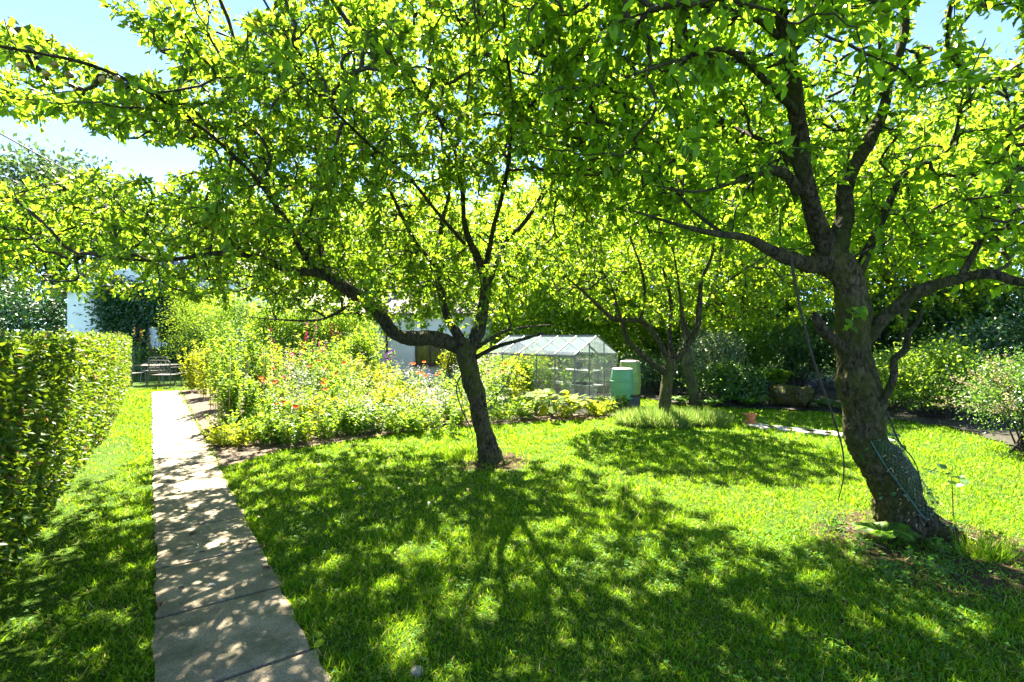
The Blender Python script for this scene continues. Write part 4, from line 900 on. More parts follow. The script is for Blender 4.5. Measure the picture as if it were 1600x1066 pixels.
# ------------------------------------------------------------------ house
HD = 25.0
ho = empty('house', (-14.6, HD, 0), 'white rendered gabled house with dark bargeboards half covered by a climber', 'house')
def HX(px): return (px-800)/FPX*HD
def HZz(py): return CAMH+(HZ-py)/FPX*HD
xl, xr, xa = HX(105), HX(430), HX(267); ze, za = HZz(452), HZz(340)
mbw = MB(); T = 8.0
vs = [(xl, HD, 0), (xr, HD, 0), (xr, HD, ze), (xa, HD, za), (xl, HD, ze), (xl, HD+T, 0), (xr, HD+T, 0), (xr, HD+T, ze), (xa, HD+T, za), (xl, HD+T, ze)]
mbw.add(vs, [(0, 1, 2, 3, 4), (9, 8, 7, 6, 5), (1, 6, 7, 2), (5, 0, 4, 9)]); mbw.build('wall', M['white_render'], ho)
for s in (-1, 1):
    e = (xl if s < 0 else xr); ex = e+s*.35; ez = ze-.35*.7
    mbr = MB(); n_ = Vector((s*.57, 0, .82))*.12
    A_ = [Vector((ex, HD-.4, ez)), Vector((ex, HD+T+.4, ez)), Vector((xa, HD+T+.4, za+.02)), Vector((xa, HD-.4, za+.02))]
    mbr.add(A_+[v+n_ for v in A_], [(3, 2, 1, 0), (4, 5, 6, 7), (0, 1, 5, 4), (1, 2, 6, 5), (2, 3, 7, 6), (3, 0, 4, 7)]); mbr.build('roof', M['tile'], ho)
    mbb = MB(); mbb.bar((ex, HD-.43, ez-.02), (xa-s*.0, HD-.43, za), .05, .28); mbb.build('bargeboard', M['brown_wood'], ho)
mc = MB(); mc.box((xa+.1, HD+2, za+.3), (.6, .6, 1.2)); mc.box((xa+.1, HD+2, za+.93), (.7, .7, .1)); mc.build('chimney', M['tile'], ho)
def window(parent, x, z, w_, h_, y, mull=1, frame='brown_wood'):
    f = MB(); t_ = .07
    f.box((x-w_/2, y-.03, z), (t_, .08, h_+t_)); f.box((x+w_/2, y-.03, z), (t_, .08, h_+t_)); f.box((x, y-.03, z+h_/2), (w_-t_, .08, t_)); f.box((x, y-.03, z-h_/2), (w_-t_, .08, t_))
    for k in range(mull): f.box((x-w_/2+w_*(k+1)/(mull+1), y-.03, z), (.06, .07, h_-t_))
    o = f.build('window', M[frame], parent); g = MB(); g.box((x, y-.012, z), (w_-.02, .02, h_-.02)); g.build('pane', M['window_glass'], o)
    sl = MB(); sl.box((x, y-.06, z-h_/2-.07), (w_+.2, .14, .05)); sl.build('sill', M[frame], o); 
    for c in o.children: c.matrix_parent_inverse = Matrix.Identity(4)
    return o
window(ho, HX(270), HZz(425), .9, 1.1, HD)
window(ho, HX(345), HZz(470), .9, 1.0, HD)
window(ho, HX(345), 1.35, 1.0, 1.1, HD)
# wing
wg = empty('house_wing', (-5, 19.5, 0), 'low white rendered wing of the house with a dark framed window behind the flowers', 'building')
WD = 19.5; wx0, wx1 = (455-800)/800*WD, (768-800)/800*WD; wz = 2.55
mw = MB(); mw.box(((wx0+wx1)/2, WD+2.5, wz/2), (wx1-wx0, 5, wz)); 
mw.build('wall', M['white_render'], wg)
mr_ = MB(); rx0, rx1 = wx0-.2, wx1+.3; vs = [(rx0, WD-.35, wz-.02), (rx1, WD-.35, wz-.02), (rx1, WD+2.5, wz+1.5), (rx0, WD+2.5, wz+1.5), (rx0, WD+5.3, wz-.02), (rx1, WD+5.3, wz-.02)]
vt = [(a_, b_, c_+.1) for a_, b_, c_ in vs]
mr_.add(vs+vt, [(0, 3, 2, 1), (3, 4, 5, 2), (6, 7, 8, 9), (9, 8, 11, 10), (0, 1, 7, 6), (4, 10, 11, 5), (0, 6, 9, 3), (3, 9, 10, 4), (1, 2, 8, 7), (2, 5, 11, 8)]); mr_.build('roof', M['tile'], wg)
WX = lambda px: (px-800)/800*WD
window(wg, WX(672), 1.8-(548-HZ)/800*WD+.05, 1.05, 1.1, WD, 1)
window(wg, WX(520), 1.3, 1.1, 1.0, WD, 1)
dp = MB(); dp.tube([(WX(605), WD-.06, 0), (WX(605), WD-.06, wz-.1)], .045, 10); dp.build('downpipe', M['brown_wood'], wg)
# climber on the gable
rr_ = np.random.RandomState(14); n = 15000
cl = []; 
for (px, py, sx, sz_) in [(190, 500, 45, 45), (215, 465, 60, 30), (235, 530, 45, 50), (180, 470, 30, 40), (260, 500, 50, 40), (285, 550, 30, 50), (225, 585, 35, 25), (300, 470, 50, 30), (330, 520, 40, 60)]:
    k = n//9; u = rr_.normal(size=(k, 2))*.45; cl.append(np.stack([HX(px+u[:, 0]*sx), HD-.08-.28*rr_.rand(k)**1.5, HZz(py+u[:, 1]*sz_)], 1))
cl = np.concatenate(cl); x, y = px_of(cl); gap = ((np.abs(x-238) < 9) & (np.abs(y-526) < 18)) | ((np.abs(x-250) < 13) & (np.abs(y-540) < 9)) | (cl[:, 2] < .05) | (cl[:, 2] > ze+(1-np.abs(cl[:, 0]-xa)/(xa-xl))*(za-ze)-.2) | (cl[:, 0] < xl+.1)
cl = cl[~gap]; d, nr = leaf_dirs(len(cl), .3, -.6, rr_); nr = unit(nr+np.array([0, -1.0, .2]))
ivy = empty('climbing_plant', (HX(220), HD-.2, 0), 'dense dark green climber covering the gable wall of the house', 'climber')
scatter('foliage', M['ivy_leaf'], cl, d, nr, .13+.10*rr_.rand(len(cl)), OV_LO, ivy)
st_ = []; 
for k in range(7): st_.append(np.array([[HX(195+k*20), HD-.05, 0], [HX(200+k*18), HD-.06, 1.3], [HX(190+k*20), HD-.06, 2.6]]))
twig_mesh('stems', st_, [np.array([.03, .02, .01])]*7, M['twig'], ivy)
# overhead cable
wa = Vector((xa, HD-.5, za-.3)); wb = at(-260, 64, 6.5); cb = MB(); pts = [wa+(wb-wa)*(i/24)-Vector((0, 0, .05*4*(i/24)*(1-i/24))) for i in range(25)]
tag(cb.tube(pts, .016, 6).build('overhead_cable', M['wire'], smooth=True), 'thin black cable running from the house gable up across the sky at left', 'cable')

# ------------------------------------------------------------------ greenhouse
G0 = Vector((1.52, 12.4, 0)); gl = Vector((-.73, .683, 0)).normalized(); gw = Vector((.683, .73, 0)).normalized(); GL, GW, GE, GR = 3.05, 1.9, 1.29, 1.77
gh = empty('greenhouse', G0, 'small aluminium framed glass greenhouse behind the flower border', 'greenhouse')
def GP(l, w_, z): return G0+gl*l+gw*w_+Vector((0, 0, z))
fr = MB(); tb = .028
for w_ in (0, GW):
    fr.bar(GP(0, w_, GE), GP(GL, w_, GE), .05, .05); fr.bar(GP(0, w_, .04), GP(GL, w_, .04), .05, .06)
    for k in range(6): fr.bar(GP(k*GL/5, w_, .06), GP(k*GL/5, w_, GE-.02), tb); fr.bar(GP(k*GL/5, w_, GE+.045), GP(k*GL/5, GW/2, GR+.02), tb)
fr.bar(GP(-.02, GW/2, GR+.01), GP(GL, GW/2, GR+.01), .07, .06)
for l_ in (0, GL):
    fr.bar(GP(l_, 0, .04), GP(l_, GW, .04), .05, .06); fr.bar(GP(l_, 0, GE), GP(l_, GW, GE), .03, .03) if l_ else None
    for w_ in (.62, 1.28): fr.bar(GP(l_, w_, .06), GP(l_, w_, GE+(GR-GE)*(1-abs(w_-GW/2)/(GW/2))), tb)
    fr.bar(GP(l_, .62, GE+.22), GP(l_, 1.0, GE+.02), .018)
fr.build('frame', M['aluminium'], gh)
for s in (0, 1):
    for k in range(5):
        a_, b_ = k*GL/5+.02, (k+1)*GL/5-.02; w0 = s*GW
        g = MB(); vs = [GP(a_, w0, GE+.035), GP(b_, w0, GE+.035), GP(b_, GW/2, GR+.015), GP(a_, GW/2, GR+.015)]; n_ = Vector((0, 0, .005)); g.add(vs+[v+n_ for v in vs], [(0, 1, 2, 3), (7, 6, 5, 4), (0, 4, 5, 1), (1, 5, 6, 2), (2, 6, 7, 3), (3, 7, 4, 0)]); g.build('roof_pane', M['roof_glass'], gh)
        g = MB(); n_ = gw*.004; vs = [GP(a_, w0, .08), GP(b_, w0, .08), GP(b_, w0, GE-.03), GP(a_, w0, GE-.03)]; g.add(vs+[v+n_ for v in vs], [(0, 1, 2, 3), (7, 6, 5, 4), (0, 4, 5, 1), (1, 5, 6, 2), (2, 6, 7, 3), (3, 7, 4, 0)]); g.build('wall_pane', M['glass'], gh)
ed = [0, .62, 1.28, GW]
for l_ in (0, GL):
    for k in range(3):
        a_, b_ = ed[k]+.02, ed[k+1]-.02; zz = lambda w_: GE+(GR-GE)*(1-abs(w_-GW/2)/(GW/2))-.02
        pts_ = [GP(l_, a_, .08), GP(l_, b_, .08), GP(l_, b_, zz(b_))]+([GP(l_, GW/2, GR-.02)] if k == 1 else [])+[GP(l_, a_, zz(a_))]
        n_ = gl*.004; m_ = len(pts_); g = MB(); g.add(pts_+[v+n_ for v in pts_], [tuple(range(m_)), tuple(range(2*m_-1, m_-1, -1))]+[(i, i+m_, (i+1) % m_+m_, (i+1) % m_) for i in range(m_)]); g.build('gable_pane', M['glass'], gh)
# staging inside, and what stands on it
sg = empty('greenhouse_staging', GP(1.5, 1.45, 0), 'slatted two-tier staging inside the greenhouse', 'staging')
for z in (.45, .85):
    b_ = MB()
    for k in range(6): b_.bar(GP(.25, 1.22+k*.1, z), GP(2.9, 1.22+k*.1, z), .07, .02)
    b_.build('shelf', M['slat'], sg)
for l_ in (.3, 1.6, 2.85):
    for w_ in (1.22, 1.74): lb = MB(); lb.bar(GP(l_, w_, 0), GP(l_, w_, .84), .035); lb.build('leg', M['slat'], sg)
q = random.Random(8)
labs = ['nearest dark plant pot on the greenhouse staging', 'dark plant pot second from the door on the staging', 'dark plant pot in the middle of the staging', 'dark plant pot fourth along the greenhouse staging', 'furthest dark plant pot on the staging']
for k in range(5):
    p_ = GP(.5+k*.5, 1.45+q.uniform(-.1, .1), .862); ob = MB().lathe(p_, [(.07, 0), (.10, .16), (.11, .16), (.11, .19), (.095, .19), (.09, .15)], 14).build('plant_pot', M['grey_pot'], smooth=False); tag(ob, labs[k], 'pot', 'dark pots on the greenhouse staging')
tr_ = MB(); tr_.box(GP(.8, 1.45, .50), (.5, .3, .07), rz=math.atan2(gl.y, gl.x)); tag(tr_.build('seed_tray', M['grey_pot'], bevel=.01), 'dark seed tray on the lower greenhouse shelf', 'tray')
def stem_plant(name, c, n_st, h, rad, lsize, lper, mat, label, cat, seed, group=None, tmpl=OV_LO, flower=None, nf=0, fsize=.04, ftype='open', flabel=None, lean=.25, lo=.05, stemr=.004):
    lper = int(lper*1.7); r = np.random.RandomState(seed); c = np.array([c[0], c[1], .02]); root = empty(name, tuple(c), label, cat, group); br_ = []; rd_ = []; P = []; D = []; tips = []
    for k in range(n_st):
        a = r.rand()*2*PI; q = math.sqrt(r.rand())*rad; b = c+np.array([math.cos(a)*q*.5, math.sin(a)*q*.5, 0]); hh = h*(.65+.4*r.rand()); e = c+np.array([math.cos(a)*q*(1+lean), math.sin(a)*q*(1+lean), hh])+np.append(r.normal(size=2)*.03, 0)
        tt = np.linspace(0, 1, 7)[:, None]; m2 = b*.45+e*.55+np.array([0, 0, .12*hh])+np.append(r.normal(size=2)*.03, 0); p = (1-tt)**2*b+2*tt*(1-tt)*m2+tt**2*e; br_.append(p); rd_.append(np.linspace(stemr, stemr*.4, 7)); tips.append(p[-1])
        i = r.rand(lper)*(1-lo)+lo; ii = np.minimum((i*6).astype(int), 5); f = (i*6-ii)[:, None]; q_ = p[ii]*(1-f)+p[ii+1]*f; P.append(q_+r.normal(size=(lper, 3))*.015); D.append(np.append(r.normal(size=(lper, 2)), r.normal(size=(lper, 1))*.4+.1, 1))
    twig_mesh('stems', br_, rd_, M['stem'], root); P = np.concatenate(P); D = np.concatenate(D); k = P[:, 2] > .02; P = P[k]; D = D[k]; m_ = len(P)
    scatter('foliage', mat, P, D, unit(r.normal(size=(m_, 3))*.5+np.array([0, 0, .8])), lsize*(.6+.7*r.rand(m_)), tmpl, root)
    if flower and nf:
        tips = np.array(tips)
        if ftype == 'open':       # separate open flowers of 5-6 petals
            for k in range(nf):
                t_ = tips[k % len(tips)]+np.append(r.normal(size=2)*.03, .02+.04*r.rand()); tilt = np.array([r.normal()*.5, -.55+r.normal()*.3, 1.0]); tilt /= np.linalg.norm(tilt); u = np.cross(tilt, [1, 0, 0]); u /= np.linalg.norm(u); v = np.cross(tilt, u)
                an = np.arange(6)*2*PI/6; D_ = np.cos(an)[:, None]*u+np.sin(an)[:, None]*v+tilt*.35; scatter('flower', flower, np.tile(t_, (6, 1)), D_, np.tile(tilt, (6, 1)), np.full(6, fsize*(.8+.4*r.rand())), ROUND, root)
        elif ftype == 'froth':    # a cloud of tiny flowers
            m_ = nf; j = r.randint(0, len(tips), m_); P = tips[j]+r.normal(size=(m_, 3))*np.array([.05, .05, .045]); d, nr = leaf_dirs(m_, .8, 0, r); scatter('blossom', flower, P, d, nr, np.full(m_, fsize)*(.6+.8*r.rand(m_)), ROUND, root)
        elif ftype == 'spire':
            P = []; 
            for k in range(min(nf, len(tips))):
                b2 = br_[k]; m_ = 30; u = r.rand(m_)[:, None]; q_ = b2[-1]*(1-u)+b2[-3]*u+np.array([0, 0, .06]); P.append(q_+r.normal(size=(m_, 3))*.022*(1-.4*(1-u)))
            P = np.concatenate(P); d, nr = leaf_dirs(len(P), .3, 0, r); scatter('flower_spike', flower, P, d, nr, fsize*(.7+.6*r.rand(len(P))), ROUND, root)
    return root
for k, (l_, w_) in enumerate([(.5, .35), (1.1, .35), (1.7, .35), (2.3, .4)]):
    stem_plant('tomato_plant', GP(l_, w_, 0), 5, 1.15, .18, .09, 26, M['border_leaf'], ['tomato plant nearest the greenhouse gable, inside the glass', 'second tomato plant inside the greenhouse', 'third tomato plant inside the greenhouse', 'tomato plant at the far end inside the greenhouse'][k], 'plant', 300+k, 'tomato plants inside the greenhouse')

# ------------------------------------------------------------------ water butts on blocks
def butt(x, y, z, h, rr, mat, label, tap=True):
    o = empty('water_butt', (x, y, z), label, 'water butt', 'water butts beside the greenhouse')
    pr = [(0, 0)]; n_ = 60
    for i in range(n_+1):
        t_ = i/n_; rad = rr*(.86+.14*math.sin(PI*min(1, max(0, t_*.9+.08)))); 
        for c in (.30, .62): rad += .018*math.exp(-((t_-c)/.02)**2)-.012*math.exp(-((t_-c-.04)/.015)**2)
        if t_ < .03: rad -= .03
        pr.append((rad, t_*h))
    pr.append((0, h)); MB().lathe((x, y, z), pr, 36).build('barrel', mat, o, smooth=True)
    MB().lathe((x, y, z+h+.001), [(0, 0), (rr*.86, 0), (rr*.88, .02), (rr*.80, .035), (rr*.3, .05), (0, .052)], 36).build('lid', M['lid'], o, smooth=False)
    MB().lathe((x, y, z+h+.045), [(0, 0), (.05, 0), (.05, .03), (0, .03)], 14).build('lid_knob', M['black_plastic'], o)
    if tap: tb_ = MB(); tb_.tube([(x+rr*.55, y-rr*.6, z+.09), (x+rr*.75, y-rr*.95, z+.09), (x+rr*.76, y-rr*1.0, z+.05)], .02, 8); tb_.box((x+rr*.72, y-rr*.9, z+.125), (.05, .02, .02)); tb_.build('tap', M['black_plastic'], o)
    return o
M['lid'] = solid('grey_lid', (.30, .27, .24), .6, nscale=10, var=.3)
BX = (972-800)/800*12.2
butt(BX, 12.2, .28, .70, .275, M['butt_green'], 'mint green water butt nearer the camera, standing on a stone block')
butt(BX+.36, 12.95, .30, .82, .275, M['butt_olive'], 'olive green water butt, taller one behind the mint green one', False)
for (x, y, w_, lb, dk) in [(BX-.20, 12.15, .30, 'weathered square stone block under the left of the mint green water butt', 'block'), (BX+.14, 12.12, .17, 'narrow dark block under the right of the mint green water butt', 'grey_pot'), (BX+.40, 12.95, .34, 'dark block under the olive green water butt', 'grey_pot')]:
    tag(MB().box((x, y, .14), (w_, .42, .275), rz=.03).build('stone_block', M[dk], bevel=.015), lb, 'block')

# terracotta pot pair on the lawn, stump/stone near the camera
pp_ = gnd(1173, 663, .0)
tp = empty('terracotta_pot', pp_, 'small terracotta chimney-shaped pot standing on the sunny lawn', 'pot')
MB().lathe(pp_, [(0, 0), (.10, 0), (.12, .015), (.12, .06), (.07, .08), (0, .08)], 20).build('base', M['terracotta'], tp)
MB().lathe(pp_+Vector((0, 0, .081)), [(0, 0), (.075, 0), (.105, .10), (.12, .10), (.12, .135), (.10, .135), (.09, .11), (0, .10)], 20).build('bowl', M['terracotta'], tp)
st = gnd(651, 1052, .0); s_ = MB(); s_.lathe(st-Vector((0, 0, .05)), [(0, 0), (.035, 0), (.034, .065), (.026, .075), (0, .078)], 9)
o = s_.build('stone', M['stone'], smooth=False); tag(o, 'small pale stone poking out of the lawn at the bottom of the picture', 'stone')

# small weeds in the worn ground round the leaning trunk
for k, (px, py, l) in enumerate([(1430, 885, 'small leafy weed in the bare soil in front of the leaning trunk'), (1462, 900, 'low weed right of the bent fallen twig'), (1340, 862, 'small weed below the bright fern'), (1300, 828, 'low weed left of the leaning trunk foot'), (1480, 868, 'weed at the right foot of the leaning trunk'), (1395, 905, 'low weed furthest in front of the leaning trunk')]):
    x, y = gd(py) and ((px-800)/800*gd(py), gd(py)); stem_plant('weed', (x, y), 9, .10, .10, .035, 8, M['fern_leaf'] if k % 2 == 0 else M['clover'], l, 'weed', 700+k)
# fallen leaves on the lawn and path
q = random.Random(4)
for k in range(60):
    if k < 44: px, py = q.uniform(470, 760), q.uniform(712, 800)
    else: px, py = q.uniform(250, 420), q.uniform(690, 960)
    p_ = gnd(px, py, .045 if abs(path_off(*gnd(px, py)[:2])) > PW/2 else .03); s = q.uniform(.04, .07); a = q.random()*6.28
    tv = OV_HI[0]*np.array([1, 1.1, 2.5])*s; mb_ = MB(); c_, s2 = math.cos(a), math.sin(a); mb_.add([(p_.x+v[0]*c_-v[1]*s2, p_.y+v[0]*s2+v[1]*c_, p_.z+v[2]) for v in tv], [(0, 1, 4, 3), (0, 5, 6, 1), (1, 2, 4), (1, 6, 2)])
    tag(mb_.build('fallen_leaf', M['dead_leaf'] if q.random() < .85 else M['pale_leaf']), 'dry brown fallen leaf lying in the shaded grass or on the path', 'leaf', 'fallen leaves under the spreading apple tree')
# fallen sticks round the leaning trunk
labs = ['thin fallen twig left of the leaning trunk', 'thin fallen twig in front of the fern', 'bent fallen twig nearest the camera below the leaning trunk', 'straight pale stick on the grass right of the middle apple trunk', 'fallen twig just right of the leaning trunk']
for k, (x0, y0, x1, y1) in enumerate([(1318, 830, 1352, 842), (1340, 852, 1385, 862), (1430, 885, 1500, 905), (796, 738, 812, 752), (1500, 840, 1545, 862)]):
    a, b = gnd(x0, y0, .03), gnd(x1, y1, .025); tag(MB().tube([a, (a+b)/2+Vector((.02, .02, .012)), b], [.006, .005, .003], 6).build('fallen_twig', M['old_wood'], smooth=True), labs[k], 'twig')

# ------------------------------------------------------------------ apples on the near branch
q = random.Random(6)
al = ['apple at the far left end of the high branch', 'apple second from the left on the high branch', 'apple in the cluster left of the middle of the high branch', 'rosy apple in the middle of the high branch', 'apple right of the middle on the high branch', 'pale apple nearest the right end of the high branch']
for k, (px, py, d_, s) in enumerate([(33, 103, 2.68, .021), (85, 101, 2.85, .021), (72, 115, 2.8, .019), (108, 117, 2.95, .022), (160, 125, 3.1, .021), (183, 123, 3.15, .020)]):
    c = at(px, py, d_); e = empty('apple', c, al[k], 'apple', 'apples on the high left branch')
    pr = [(0, -.80)]+[(math.sin(t_)*(1+.06*math.cos(t_)), -math.cos(t_)*.92+.0) for t_ in [PI*(i+1)/12 for i in range(10)]]+[(.12, .80), (0, .72)]
    MB().lathe(c, [(a_*s, b_*s) for a_, b_ in pr], 18).build('fruit', M['apple'], e, smooth=True); MB().tube([c+Vector((0, 0, s*.7)), c+Vector((.004, 0, s*1.5))], .0015, 5).build('stalk', M['twig'], e)

# ------------------------------------------------------------------ flower border: every clump a plant
B = M
def bp(px, py): d_ = gd(py); return ((px-800)/FPX*d_, d_)
idn = [400]
def where(px, py):
    lm = 'at the path corner' if px < 365 else 'beside the path corner' if px < 380 else 'by the nearest bamboo cane' if px < 395 else 'by the cane in the border' if px < 415 else 'just right of the bamboo canes' if px < 435 else 'left of the red hollyhocks' if px < 450 else 'below the left red hollyhock' if px < 465 else 'below the dark red hollyhock' if px < 488 else 'below the tall pink hollyhock' if px < 520 else 'left of the green mounds' if px < 550 else 'below the downpipe' if px < 590 else 'below the blank white wall' if px < 630 else 'left below the dark window' if px < 665 else 'right below the dark window' if px < 700 else 'just left of the apple trunk' if px < 735 else 'just right of the apple trunk' if px < 780 else 'between the apple trunk and the squash' if px < 830 else 'beside the squash plants'
    rw = 'in the very front row' if py > 668 else 'in the second row' if py > 659 else 'in the third row' if py > 647 else 'in the fourth row' if py > 638 else 'in the back row'
    return lm+' '+rw
def P_(px, py, *a, **k): idn[0] += 1; return stem_plant(a[0], bp(px, py), *a[1:], seed=idn[0], **k)
# front row, low foliage
front = [(352, 699), (385, 691), (362, 686), (430, 688), (400, 678), (455, 698), (372, 700), (418, 699), (440, 695), (475, 692), (508, 688), (560, 682), (600, 676), (640, 672), (680, 668), (715, 664), (790, 661), (820, 659), (935, 652), (955, 648)]
for k, (px, py) in enumerate(front):
    P_(px, py-3, 'leafy_plant', 26, .30+.08*(k % 3), .34, .065, 16, (B['gold_leaf'], B['border_leaf'], B['back_leaf'])[k % 3], ('low golden' if k % 3 == 0 else 'low pale green' if k % 3 == 1 else 'slightly taller green')+' edging plant '+where(px, py+2), 'plant', group='low plants along the front of the border')
# darker green mounds
for px, py, l in [(545, 680, 'rounded darker green leafy mound at the front of the border under the long apple limb'), (590, 668, 'second darker green mound just behind the front of the border')]:
    P_(px, py, 'leafy_plant', 40, .55, .5, .07, 26, B['back_leaf'], l, 'plant')
# middle mass of white and pale pink flowers
q = random.Random(12); cnt_ = 0
mid = []
for row, (py, x0, x1, st_p) in enumerate([(676, 420, 720, 40), (664, 410, 760, 38), (652, 400, 790, 36), (642, 380, 840, 34), (634, 420, 800, 36)]):
    px = x0+row*7
    while px < x1: mid.append((px+q.uniform(-8, 8), py+q.uniform(-3, 3), row)); px += st_p
for k, (px, py, row) in enumerate(mid):
    kind = (k*7+row) % 6; kind = {0: 5, 3: 1}.get(kind, kind) if px < 540 or row < 1 else kind
    if 705 < px < 735 and row < 2: pass
    h = (.55+.19*row+q.uniform(-.12, .30))*(.66 if 585 < px < 735 else 1)
    if kind in (0, 3): P_(px, py, 'flowering_plant', 22, h, .36, .06, 14, B['border_leaf'], 'white flowering clump '+where(px, py), 'plant', group='white flowering clumps in the border', flower=B['white_petal'], nf=170, fsize=.022, ftype='froth')
    elif kind == 1: P_(px, py, 'flowering_plant', 20, h, .34, .07, 14, B['border_leaf'], 'pale pink clump '+where(px, py), 'plant', group='pale pink clumps in the border', flower=B['palepink_petal'], nf=90, fsize=.022, ftype='froth')
    elif kind == 2: P_(px, py, 'leafy_plant', 20, h*1.1, .34, .08, 18, B['gold_leaf'], 'golden-green leafy clump '+where(px, py), 'plant', group='golden leafy clumps in the border')
    elif kind == 4: P_(px, py, 'flowering_plant', 20, h, .36, .06, 16, B['grey_leaf'], 'mauve flowered grey clump '+where(px, py), 'plant', group='mauve clumps in the border', flower=B['mauve_petal'], nf=90, fsize=.020, ftype='froth')
    else: P_(px, py, 'leafy_plant', 22, h, .34, .07, 20, B['border_leaf'], 'bright green leafy clump '+where(px, py), 'plant', group='green leafy clumps in the border')
# poppies and other red flowers
for k, (px, py, h, l) in enumerate([(412, 660, .50, 'pair of red poppies near the left of the border'), (428, 648, .50, 'red poppies just right of the bean canes'), (440, 692, .32, 'low orange-red poppy near the front left corner of the border'), (498, 672, .52, 'red poppies in front of the dark shrub in the border'), (522, 650, .62, 'bright red poppy in the middle of the white flowers'), (462, 636, .75, 'red poppies at the back left of the white flowers'), (490, 640, .72, 'cluster of orange-red poppies at the back of the border'), (775, 640, .55, 'single orange poppy right of the apple trunk')]):
    P_(px, py, 'poppy', 6, h+.30+max(0, (676-py)*.007), .22, .06, 8, B['border_leaf'], l, 'poppy', group='red poppies in the border', flower=B['red_petal'] if k % 3 else B['orange_petal'], nf=3, fsize=.06)
P_(668, 628, 'lily', 9, .95, .38, .07, 14, B['border_leaf'], 'orange-red lilies in front of the dark framed window', 'lily', flower=B['orange_petal'], nf=9, fsize=.06)
P_(632, 630, 'lily', 4, .90, .18, .07, 14, B['border_leaf'], 'pale orange lilies left of the dark framed window', 'lily', flower=B['orange_petal'], nf=4, fsize=.045)
# tall plants
tall = [(340, 640, 2.05, .30, 'tall leafy bean plants on canes beside the path', 'border_leaf'), (358, 668, 1.75, .26, 'green climbing beans at the corner where the path meets the border', 'border_leaf'), (388, 655, 2.0, .36, 'tall bright green bean row behind the first canes', 'border_leaf'),
        (322, 622, 1.6, .35, 'yellow-green bush at the far end of the border beside the path', 'gold_leaf'), (300, 612, 1.3, .35, 'bush overhanging the far end of the path', 'gold_leaf'), (415, 650, 1.7, .34, 'tall loose green plants right of the bean row', 'border_leaf'), (375, 676, 1.1, .26, 'climbing beans on the nearest canes', 'border_leaf'), (450, 632, 1.7, .4, 'tall loose greenery below the red hollyhocks', 'gold_leaf'), (512, 628, 1.7, .4, 'tall loose greenery right of the pink hollyhocks', 'border_leaf'), (556, 626, 1.25, .4, 'tall loose greenery left of the blank white wall', 'gold_leaf')]
for px, py, h, rd, l, mt in tall: P_(px, py, 'bean_plant', 16, h, rd, .075, 62, B[mt], l, 'plant')
for k, (px, py, h, c, l) in enumerate([(487, 618, 2.45, 'pink_petal', 'tallest pink hollyhock in the middle of the border'), (470, 622, 1.90, 'crimson_petal', 'dark red hollyhock left of the pink one'), (500, 620, 2.10, 'pink_petal', 'shorter pink hollyhock beside the tallest one'), (527, 618, 2.05, 'crimson_petal', 'dark red hollyhock right of the pink ones'), (418, 616, 1.95, 'crimson_petal', 'dark red hollyhock near the fence rail'), (606, 618, 1.35, 'purple_petal', 'purple spire against the downpipe of the white wing'), (800, 626, 1.2, 'pink_petal', 'pink flower spikes left of the greenhouse'), (812, 622, 1.15, 'pink_petal', 'pink spikes against the greenhouse glass'), (214, 594, 2.2, 'crimson_petal', 'dark red hollyhock behind the garden chairs'), (238, 593, 1.7, 'crimson_petal', 'shorter red hollyhock behind the garden table')]):
    P_(px, py, 'hollyhock', 4, h, .18, .10, 16, B['border_leaf'], l, 'hollyhock', flower=B[c], nf=3, fsize=.036, ftype='spire', lean=.1, stemr=.007)
# tall greenery behind
bk = [(540, 604, 1.0, 2.7, 'border_leaf', 'yellow-green shrub behind the white flowers left of the white wing'), (480, 602, 1.0, 2.9, 'back_leaf', 'bright green shrub behind the hollyhocks'), (430, 600, 1.0, 2.8, 'border_leaf', 'bright green shrub behind the fence rail'), (500, 612, .55, 1.15, 'dark_leaf', 'small dark green conifer-like bush among the flowers'), (560, 611, .6, 1.7, 'border_leaf', 'green shrub at the left corner of the white wing'),
      (310, 592, 1.35, 3.4, 'border_leaf', 'tall willow-leaved shrub in front of the house climber'), (370, 594, 1.25, 3.3, 'back_leaf', 'bushy green shrub between the willow-leaved shrub and the hollyhocks'), (720, 606, .6, 1.35, 'gold_leaf', 'yellow-green shrub behind the middle apple trunk'), (770, 612, .7, 1.35, 'border_leaf', 'feathery green shrub right of the middle apple trunk'), (830, 622, .55, 1.25, 'gold_leaf', 'tall feathery shrub against the greenhouse side'), (800, 630, .5, 1.0, 'border_leaf', 'leafy bush just left of the greenhouse'), (235, 585.5, .8, 1.1, 'dark_leaf', 'dark low shrub behind the garden furniture'), (275, 586, .8, 1.4, 'ivy_leaf', 'dark shrub behind the garden bench')]
for k, (px, py, w_, h, mt, l) in enumerate(bk):
    d_ = gd(py); lumpy_shrub('shrub', ((px-800)/800*d_, d_, h*.5), (w_, w_*.7, h*.52), 2600 if h < 2 else 5200, .085, B[mt], l, seed=500+k, tmpl=NARROW if k in (5, 8, 9) else OV_LO, stemmat='stem', stems=5)
